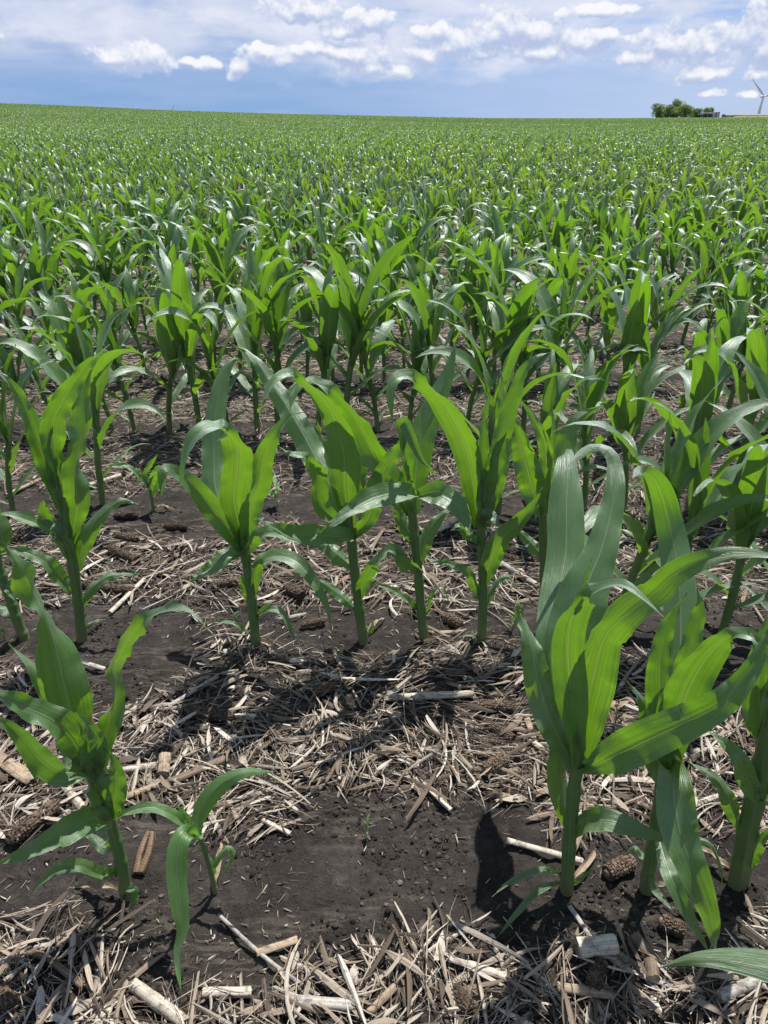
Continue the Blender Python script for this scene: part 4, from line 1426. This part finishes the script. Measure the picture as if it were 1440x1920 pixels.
# ------------------------------------------------------------------ horizon: trees, trailer, bank, wind turbines
def foliage_mat():
    m, T, out = new_mat('tree_foliage')
    geo = T.node('ShaderNodeNewGeometry')
    oi = T.node('ShaderNodeObjectInfo').outputs['Random']
    r = geo.outputs['Random Per Island']
    c = T.mix(r, (.13, .19, .075), (.22, .29, .12))
    c = T.mix(T.math('MULTIPLY', oi, .5), c, (.10, .145, .07))
    d = T.node('ShaderNodeBsdfDiffuse'); T.val(c, d.inputs[0])
    t = T.node('ShaderNodeBsdfTranslucent'); T.val(T.mix(.5, c, (.30, .46, .12)), t.inputs[0])
    mx = T.node('ShaderNodeMixShader', i_0=.5)
    T.link(d.outputs[0], mx.inputs[1]); T.link(t.outputs[0], mx.inputs[2]); T.link(mx.outputs[0], out.inputs[0])
    return m


M_TREE = foliage_mat()
M_BARK = piece_mat('bark', (.06, .05, .04), (.12, .10, .08))


def tree(px, ytop, wpx, Y, label, seed):
    """ytop: picture row of its top; wpx: crown width in picture pixels"""
    base = pix(px, 217, Y)
    gzv = float(terrain(base.x, base.y))
    top = pix(px, ytop, Y).z
    h = top - gzv
    w = wpx / F * (Y / ray(px, 217).y)
    root = empty('tree', (base.x, base.y, gzv))
    tag(root, label, 'tree', 'trees of the grove on the horizon')
    rr = random.Random(seed)
    pts, _ = catmull([Vector((0, 0, -.3)), Vector((rr.uniform(-.2, .2), 0, h * .3)), Vector((rr.uniform(-.4, .4), 0, h * .75))], 10)
    v, f, u = tube_geo(pts, [.32 * (1 - .075 * i) for i in range(11)], 8)
    for b in range(5):
        a = rr.uniform(0, 6.28); z = h * rr.uniform(.2, .55)
        q, _ = catmull([Vector((0, 0, z)), Vector((math.cos(a) * w * .2, math.sin(a) * w * .2, z + h * .15)), Vector((math.cos(a) * w * .36, math.sin(a) * w * .36, z + h * .3))], 5)
        v2, f2, u2 = tube_geo(q, [.14 * (1 - .15 * i) for i in range(6)], 6)
        o = len(v); v += v2; u += u2; f += [tuple(i + o for i in t) for t in f2]
    put('trunk', mesh_data('trunk', v, f, M_BARK, u), root)
    V, Fc, UV = [], [], []
    lobes = []
    for k in range(20):
        a = rr.uniform(0, 6.28); e = rr.uniform(-1.15, 1)
        rad = rr.uniform(.35, .85)
        c = Vector((math.cos(a) * w * .36 * rad, math.sin(a) * w * .36 * rad, h * (.48 + .34 * e)))
        lobes.append((c, rr.uniform(.17, .26) * w, rr.uniform(.13, .20) * h))
    for (c, lr, lh) in lobes:
        for _ in range(210):
            d = Vector((rr.gauss(0, 1), rr.gauss(0, 1), rr.gauss(0, 1))).normalized()
            q = rr.uniform(.55, 1.08) ** .5
            p = c + Vector((d.x * lr, d.y * lr, d.z * lh)) * q
            sz = rr.uniform(.18, .42)
            n = (d + Vector((rr.gauss(0, .5), rr.gauss(0, .5), rr.gauss(0, .5) + .3))).normalized()
            a1 = n.cross(Vector((0, .3, 1))).normalized() * sz; a2 = n.cross(a1).normalized() * sz * rr.uniform(.5, 1)
            o = len(V)
            V += [p - a1, p + a2 * .8, p + a1, p - a2 * .8]; UV += [(0, 0)] * 4
            Fc.append((o, o + 1, o + 2, o + 3))
    put('crown', mesh_data('crown', V, Fc, M_TREE, UV, smooth=False), root)


TY = 600
for k, (px, yt, wp, dy, lab) in enumerate([
    (1233, 191, 32, 0, 'dark leftmost tree of the grove on the horizon'),
    (1252, 195, 30, -12, 'low rounded tree second from the left in the horizon grove'),
    (1271, 184, 34, 14, 'tallest tree, at the middle back of the horizon grove'),
    (1283, 193, 34, -14, 'broad paler tree in front of the tallest one in the horizon grove'),
    (1303, 196, 32, -8, 'rounded tree right of the broad pale one in the horizon grove'),
    (1264, 204, 20, -22, 'small bushy tree at the front foot of the horizon grove'),
    (1327, 196, 28, 16, 'separate rightmost tree standing behind the white trailer'),
]):
    tree(px, yt, wp, TY + dy, lab, 40 + k)


def simple(name, c, rough=.5, spec=.4, var=.12, sc=2.0):
    def b(T, p):
        geo = T.node('ShaderNodeNewGeometry').outputs['Position']
        n = T.noise(geo, sc, 4, .6)
        T.val(T.mix(T.mr(n, .3, .7), tuple(q * (1 - var) for q in c), tuple(min(1, q * (1 + var)) for q in c)), p.inputs['Base Color'])
        p.inputs['Roughness'].default_value = rough
        p.inputs['Specular IOR Level'].default_value = spec
    return principled(name, b)


M_WHITE = simple('white_painted_metal', (.50, .48, .50))
M_DARK = simple('dark_gap', (.035, .035, .04))
M_ROOFG = simple('grey_roof_sheet', (.15, .15, .16))
M_TURB = simple('turbine_white', (.80, .80, .82), .4, .4, .04, .2)
M_RUB = simple('black_rubber', (.02, .02, .02), .8)
M_DRYG = simple('dry_bank_grass', (.17, .17, .085), .9, .2, .3, .5)


def box_geo(x0, x1, y0, y1, z0, z1, bev=.04):
    """a box with chamfered vertical and top edges"""
    V, Fc = [], []
    for z, i in ((z0, 0), (z1 - bev, 0), (z1, bev)):
        for (sx, sy) in ((0, 0), (1, 0), (1, 1), (0, 1)):
            X = (x0 + i, x1 - i)[sx]; Yv = (y0 + i, y1 - i)[sy]
            V.append(Vector((X, Yv, z)))
    for a in (0, 4):
        for j in range(4): Fc.append((a + j, a + (j + 1) % 4, a + 4 + (j + 1) % 4, a + 4 + j))
    Fc.append((8, 9, 10, 11)); Fc.append((3, 2, 1, 0))
    return V, Fc


def mpx(Y, px=1330): return (Y / ray(px, 216).y) / F     # metres per picture pixel at that depth


def trailer():
    Y = TY - 26
    m = mpx(Y)
    a = pix(1316, 218.6, Y)
    g = float(terrain(a.x, a.y))
    root = empty('farm_trailer', (a.x, a.y, g), R(0))
    tag(root, 'white open-sided farm trailer right of the grove on the horizon', 'trailer')
    L = 33 * m
    z1 = pix(1348, 209.5, Y).z - g; z0 = max(.9, z1 - 3.0)
    zl = pix(1316, 211.8, Y).z - g
    # box with a roof sloping slightly up to the right
    def wedge(x0, x1, y0, y1, za, zb0, zb1):
        V = [Vector(q) for q in ((x0, y0, za), (x1, y0, za), (x1, y1, za), (x0, y1, za), (x0, y0, zb0), (x1, y0, zb1), (x1, y1, zb1), (x0, y1, zb0))]
        return V, [(0, 1, 5, 4), (1, 2, 6, 5), (2, 3, 7, 6), (3, 0, 4, 7), (4, 5, 6, 7), (3, 2, 1, 0)]
    V, Fc = wedge(0, L, 0, 2.6, zl * .88, zl, z1)
    put('roof', mesh_data('roof', V, Fc, M_WHITE, [(0, 0)] * 8, smooth=False), root)
    V, Fc = wedge(L * .63, L, .05, 2.5, .55, z1 * .90, z1 * .95)
    wb = put('cargo_box', mesh_data('cargo_box', V, Fc, M_WHITE, [(0, 0)] * 8, smooth=False), root)
    V, Fc = box_geo(L * .78, L * .82, -.02, .04, .7, z1 * .88, .005)
    put('door_seam', mesh_data('door_seam', V, Fc, M_DARK, [(0, 0)] * 12, smooth=False), wb)
    V, Fc = box_geo(.1, L * .62, .4, 2.4, .5, zl * .62)
    put('load', mesh_data('load', V, Fc, M_DARK, [(0, 0)] * 12, smooth=False), root)
    for k in (.02, .30, .58):
        V, Fc = box_geo(L * k, L * k + .18, 0.02, .2, .5, zl * .87 + .02, .01)
        put('post', mesh_data('post', V, Fc, M_WHITE, [(0, 0)] * 12, smooth=False), root)
    for k in (.2, .74, .86):
        v, f, u = tube_geo([Vector((L * k, -.05, .5)), Vector((L * k, .3, .5))], [.5, .5], 20)
        put('wheel', mesh_data('wheel', v, f, M_RUB, u), root)


trailer()


def low_shed():
    Y = TY + 40
    m = mpx(Y, 1400)
    a = pix(1362, 217.0, Y)
    g = float(terrain(a.x, a.y))
    root = empty('long_low_shed', (a.x, a.y, g))
    tag(root, 'long low pale shed with a grey roof at the right edge of the horizon', 'shed')
    L = 150 * m
    zt = pix(1362, 213.6, Y).z - g
    V, Fc = box_geo(0, L, 0, 9, -.2, zt * .72, .01)
    w = put('wall', mesh_data('wall', V, Fc, simple('pale_siding', (.26, .24, .21)), [(0, 0)] * 12, smooth=False), root)
    V = [Vector(q) for q in ((-.4, -.5, zt * .70), (L + .4, -.5, zt * .70), (L + .4, 9.5, zt * .70), (-.4, 9.5, zt * .70), (-.4, 4.5, zt), (L + .4, 4.5, zt))]
    Fc = [(0, 1, 5, 4), (2, 3, 4, 5), (3, 0, 4), (1, 2, 5), (3, 2, 1, 0)]
    put('roof', mesh_data('roof', V, Fc, M_ROOFG, [(0, 0)] * 6, smooth=False), root)
    V, Fc = box_geo(1.0, 3.4, -.12, -.02, -.1, zt * .62, .01)
    put('door', mesh_data('door', V, Fc, M_WHITE, [(0, 0)] * 12, smooth=False), root)


low_shed()


def bank():
    """strip of dry grass in front of the shed"""
    Y = TY + 10
    a, b = pix(1352, 217, Y), pix(1620, 217, Y)
    V, Fc = [], []
    n = 60
    rr = random.Random(3)
    g = float(terrain(a.x, a.y))
    for i in range(n + 1):
        x = a.x + (b.x - a.x) * i / n
        hh = (pix(1400, 217.2, Y).z - g) * min(1, i / 8) + rr.uniform(-.12, .12)
        for (dy, z) in ((-9, -.3), (-3, hh * .7), (0, hh), (5, hh * .8), (12, -.3)):
            V.append(Vector((x, Y + dy, g + z)))
    for i in range(n):
        for j in range(4):
            q = i * 5 + j; Fc.append((q, q + 5, q + 6, q + 1))
    o = put('grass_bank', mesh_data('grass_bank', V, Fc, M_DRYG, [(0, 0)] * len(V)))
    tag(o, 'low bank of dry tan grass before the long shed', kind='structure')


bank()


def blade_geo(L):
    V, Fc, UV = [], [], []
    n, ns = 22, 12
    for i in range(n + 1):
        s = i / n
        ch = (2.2 if s < .06 else 2.2 + (3.9 - 2.2) * min(1, (s - .06) / .16) if s < .22 else 3.9 * (1 - (s - .22) / .78) ** .9 + .9)
        th = 1.1 * (1 - s) ** 1.3 + .08
        for j in range(ns):
            g = 6.28318 * j / ns
            V.append(Vector((math.cos(g) * ch * .5 + ch * .12, math.sin(g) * th * .5 + -1.5 * s * s, s * L))); UV.append((0, s))
    for i in range(n):
        for j in range(ns):
            q, q2 = i * ns + j, i * ns + (j + 1) % ns
            Fc.append((q, q2, q2 + ns, q + ns))
    V.append(Vector((0, -1.5, L))); UV.append((0, 1))
    for j in range(ns): Fc.append((len(V) - 1, n * ns + j, n * ns + (j + 1) % ns))
    return V, Fc, UV


def turbine(hpx, hpy, Y, ang, Lb, label, yaw):
    hub = pix(hpx, hpy, Y)
    g = float(terrain(hub.x, hub.y))
    root = empty('wind_turbine', (hub.x, hub.y, g))
    tag(root, label, 'wind turbine', 'wind turbines on the horizon')
    h = hub.z - g
    pts = [Vector((0, 4.5, h * i / 14 - 1.6 * (i == 14))) for i in range(15)]
    v, f, u = tube_geo(pts, [2.3 - 1.0 * i / 14 for i in range(15)], 24)
    put('tower', mesh_data('tower', v, f, M_TURB, u), root)
    q = [Vector((0, y, h)) for y in (1.6, 2.0, 4, 8, 11, 11.6)]
    v, f, u = tube_geo(q, [1.3, 1.8, 2.0, 2.0, 1.7, 1.0], 16)
    put('nacelle', mesh_data('nacelle', v, f, M_TURB, u), root)
    q = [Vector((0, y, h)) for y in (-1.9, -1.5, -.6, .6, 1.5)]
    v, f, u = tube_geo(q, [.25, .9, 1.55, 1.75, 1.5], 16)
    hb = put('hub', mesh_data('hub', v, f, M_TURB, u), root)
    bm = None
    for k in range(3):
        V, Fc, UV = blade_geo(Lb)
        a = R(90 - ang - 120 * k)
        mt = Matrix.Rotation(a, 3, 'Y')
        # Y-rotation by a turns +Z towards +X
        V = [mt @ p + Vector((0, 0, h)) for p in V]
        put('blade', mesh_data('blade', V, Fc, M_TURB, UV), root)
    root.rotation_euler = (0, 0, yaw)


turbine(1433, 181, 1700, 138, 45, 'white wind turbine at the right edge of the horizon, one blade pointing up left', R(8))
turbine(312, 226, 2500, 55, 52, 'wind turbine hidden beyond the left rise, only a white blade tip showing', R(0))


# ------------------------------------------------------------------ light and sky
SUN_EL, SUN_AZ = R(66), R(28)     # azimuth measured from straight ahead, to the right
sd = bpy.data.lights.new('sun', 'SUN')
sd.energy = 5.0; sd.angle = R(.53); sd.color = (1, .955, .88)
sun = bpy.data.objects.new('sun', sd); COL.objects.link(sun)
to = Vector((math.sin(SUN_AZ) * math.cos(SUN_EL), math.cos(SUN_AZ) * math.cos(SUN_EL), math.sin(SUN_EL)))
sun.rotation_euler = to.to_track_quat('Z', 'Y').to_euler()
sun.location = (20, 30, 60)

W = bpy.data.worlds.new('World'); S.world = W; W.use_nodes = True
W.node_tree.nodes.clear()
T = NT(W.node_tree)
wo = T.node('ShaderNodeOutputWorld')
bg = T.node('ShaderNodeBackground'); T.link(bg.outputs[0], wo.inputs[0])
STR = .085
bg.inputs[1].default_value = STR
sky = T.node('ShaderNodeTexSky', sky_type='NISHITA', sun_disc=False)
sky.sun_elevation = SUN_EL; sky.sun_rotation = SUN_AZ
sky.air_density = 1.0; sky.dust_density = .6; sky.ozone_density = 1.5
gen = T.node('ShaderNodeTexCoord').outputs['Generated']
sx = T.node('ShaderNodeSeparateXYZ'); T.link(gen, sx.inputs[0])
az = T.math('ARCTAN2', sx.outputs[0], sx.outputs[1])
el = T.math('ARCSINE', sx.outputs[2])


def pxa(px, py):
    d = ray(px, py); return math.atan2(d.x, d.y), math.asin(d.normalized().z)


CL = [(255, 103, 62, 26), (222, 110, 40, 12), (290, 108, 34, 22), (385, 119, 30, 12), (352, 112, 20, 7), (224, 131, 9, 6), (445, 125, 20, 20), (490, 100, 44, 18), (530, 112, 24, 10),
      (600, 92, 46, 15), (670, 105, 62, 26), (700, 130, 40, 14), (745, 133, 30, 14), (640, 60, 40, 16), (560, 20, 60, 24), (690, 40, 46, 22), (800, 106, 36, 20),
      (955, 48, 46, 36), (920, 66, 50, 30), (1000, 62, 44, 26), (860, 84, 46, 24), (905, 100, 60, 16), (1010, 98, 70, 18), (1090, 80, 50, 26), (1130, 66, 30, 16),
      (1210, 108, 56, 16), (1250, 82, 56, 34), (1320, 90, 60, 34), (1410, 60, 40, 44), (1460, 90, 60, 40), (1310, 140, 40, 18), (1345, 136, 30, 12), (1330, 172, 24, 9), (1405, 176, 18, 7), (1420, 140, 24, 9),
      (1120, 20, 60, 12), (820, 60, 40, 16), (1560, 60, 90, 50), (-80, 60, 80, 20)]
warp = T.comb(az, T.math('MULTIPLY', el, 1.25), 0.0)
n1 = T.node('ShaderNodeTexNoise'); T.link(warp, n1.inputs['Vector'])
n1.inputs['Scale'].default_value = 38; n1.inputs['Detail'].default_value = 7; n1.inputs['Roughness'].default_value = .60


def density(dup):
    """cloud density looked up a little higher up the sky by dup radians"""
    e2 = T.math('ADD', el, dup)
    P = T.comb(az, e2, 0.0)
    nn = T.node('ShaderNodeTexNoise'); T.link(T.comb(az, T.math('MULTIPLY', e2, 1.05), .37), nn.inputs['Vector'])
    nn.inputs['Scale'].default_value = 40; nn.inputs['Detail'].default_value = 9; nn.inputs['Roughness'].default_value = .63
    vo = T.node('ShaderNodeTexVoronoi', feature='SMOOTH_F1'); T.link(T.comb(az, T.math('MULTIPLY', e2, 1.2), .37), vo.inputs['Vector'])
    vo.inputs['Scale'].default_value = 58; vo.inputs['Detail'].default_value = 2.5; vo.inputs['Roughness'].default_value = .55
    acc = None
    for (px, py, hw, hh) in CL:
        a0, e0 = pxa(px, py)
        a1, _ = pxa(px + hw, py); _, e1 = pxa(px, py - hh)
        q = T.vmath('MULTIPLY', T.vmath('SUBTRACT', P, (a0, e0, 0)), (.80 / max(.002, abs(a1 - a0)), .80 / max(.002, abs(e1 - e0)), 0))
        v = T.math('SUBTRACT', 1.0, T.vmath('LENGTH', q))
        acc = v if acc is None else T.math('SMOOTH_MAX', acc, v, .25)
    d = T.math('ADD', acc, T.math('MULTIPLY', T.math('SUBTRACT', nn.outputs['Fac'], .5), 1.9))
    d = T.math('ADD', d, T.math('MULTIPLY', T.math('SUBTRACT', .42, vo.outputs['Distance']), .75))
    return d


D0 = density(0.0)
D1 = density(.009)
alpha = T.mr(D0, -.42, .0, 0, 1, True)
lit = T.mr(T.math('SUBTRACT', D0, D1), -.45, .95, 0, 1, True)
k = 1 / STR
k /= 2 ** .58
sc3 = lambda c: tuple(q * k for q in c)
# clear air behind: deep blue low on the left, paler towards the right
azn = T.mr(az, -.45, .45)
low = T.ramp(azn, [(0, (.25, .415, .71)), (.42, (.27, .44, .73)), (.62, (.40, .54, .82)), (.85, (.47, .60, .84)), (1, (.50, .62, .84))])
high = T.ramp(azn, [(0, (.44, .54, .78)), (.4, (.44, .56, .81)), (.7, (.38, .54, .85)), (1, (.37, .54, .86))])
he = T.mr(el, .012, .10, 0, 1, True)
air = T.mix(he, low, high)
# thin layered veil
vn = T.noise(T.comb(T.math('MULTIPLY', az, 3.2), T.math('MULTIPLY', el, 24.0), 1.3), 3.2, 6, .55)
vn2 = T.noise(T.comb(T.math('MULTIPLY', az, 5.0), T.math('MULTIPLY', el, 14.0), 7.3), 3.0, 6, .6)
vl = T.math('MULTIPLY', T.mr(vn, .36, .66, 0, 1, True), T.mr(el, .035, .085, .18, 1, True))
vl2 = T.math('MULTIPLY', T.mr(vn2, .40, .62, 0, 1, True), T.mr(el, .05, .085, 0, .9, True))
air = T.mix(T.math('MULTIPLY', vl, .75), air, (.62, .68, .86))
air = T.mix(T.math('MULTIPLY', vl2, .6), air, (.74, .77, .90))
cl = T.mix(lit, (.47, .56, .79), (.95, .96, 1.0))
bank_ = None
Pb = T.comb(az, el, 0.0)
for (px, py, hw, hh) in [(660, 85, 190, 75), (950, 75, 240, 70), (1300, 90, 230, 72), (540, 20, 260, 50), (260, 95, 130, 40), (120, 30, 260, 60), (1000, 0, 300, 40)]:
    a0, e0 = pxa(px, py); a1, _ = pxa(px + hw, py); _, e1 = pxa(px, py - hh)
    q = T.vmath('MULTIPLY', T.vmath('SUBTRACT', Pb, (a0, e0, 0)), (1 / abs(a1 - a0), 1 / abs(e1 - e0), 0))
    v_ = T.math('SUBTRACT', 1.0, T.vmath('LENGTH', q))
    bank_ = v_ if bank_ is None else T.math('SMOOTH_MAX', bank_, v_, .3)
bn_ = T.noise(T.comb(T.math('MULTIPLY', az, 1.0), T.math('MULTIPLY', el, 2.2), 4.1), 15.0, 7, .58)
bank_ = T.mr(T.math('ADD', bank_, T.math('MULTIPLY', T.math('SUBTRACT', bn_, .5), 2.2)), -.10, .85, 0, .75, True)
air = T.mix(bank_, air, T.mix(T.mr(bn_, .42, .66), (.62, .69, .87), (.82, .85, .95)))
seen = T.mix(T.math('MULTIPLY', alpha, .96), air, cl)
seen = T.mix(1.0, seen, (k, k, k), 'MULTIPLY')
# towards the zenith and behind: the plain daylight sky with broken cloud
cz = T.noise(gen, 2.2, 6, .6)
zen = T.mix(T.mr(cz, .45, .62, 0, .45, True), sky.outputs[0], sc3((.75, .78, .85)))
wgt = T.math('MULTIPLY', T.mr(el, .16, .42, 1, 0, True), T.mr(T.math('ABSOLUTE', az), .9, 1.7, 1, 0, True))
T.link(zen, bg.inputs[0])
bg2 = T.node('ShaderNodeBackground'); T.link(seen, bg2.inputs[0]); bg2.inputs[1].default_value = STR
mxw = T.node('ShaderNodeMixShader'); T.link(wgt, mxw.inputs[0])
T.link(bg.outputs[0], mxw.inputs[1]); T.link(bg2.outputs[0], mxw.inputs[2])
T.link(mxw.outputs[0], wo.inputs[0])
W.cycles.sampling_method = 'MANUAL'
W.cycles.sample_map_resolution = 512


S.view_settings.view_transform = 'Standard'
S.view_settings.look = 'None'
S.view_settings.exposure = 0.58
S.view_settings.gamma = 1
S.render.engine = 'CYCLES'
S.cycles.max_bounces = 5
S.cycles.transparent_max_bounces = 4
S.cycles.diffuse_bounces = 2
S.cycles.glossy_bounces = 1
S.cycles.transmission_bounces = 3
S.cycles.use_denoising = True
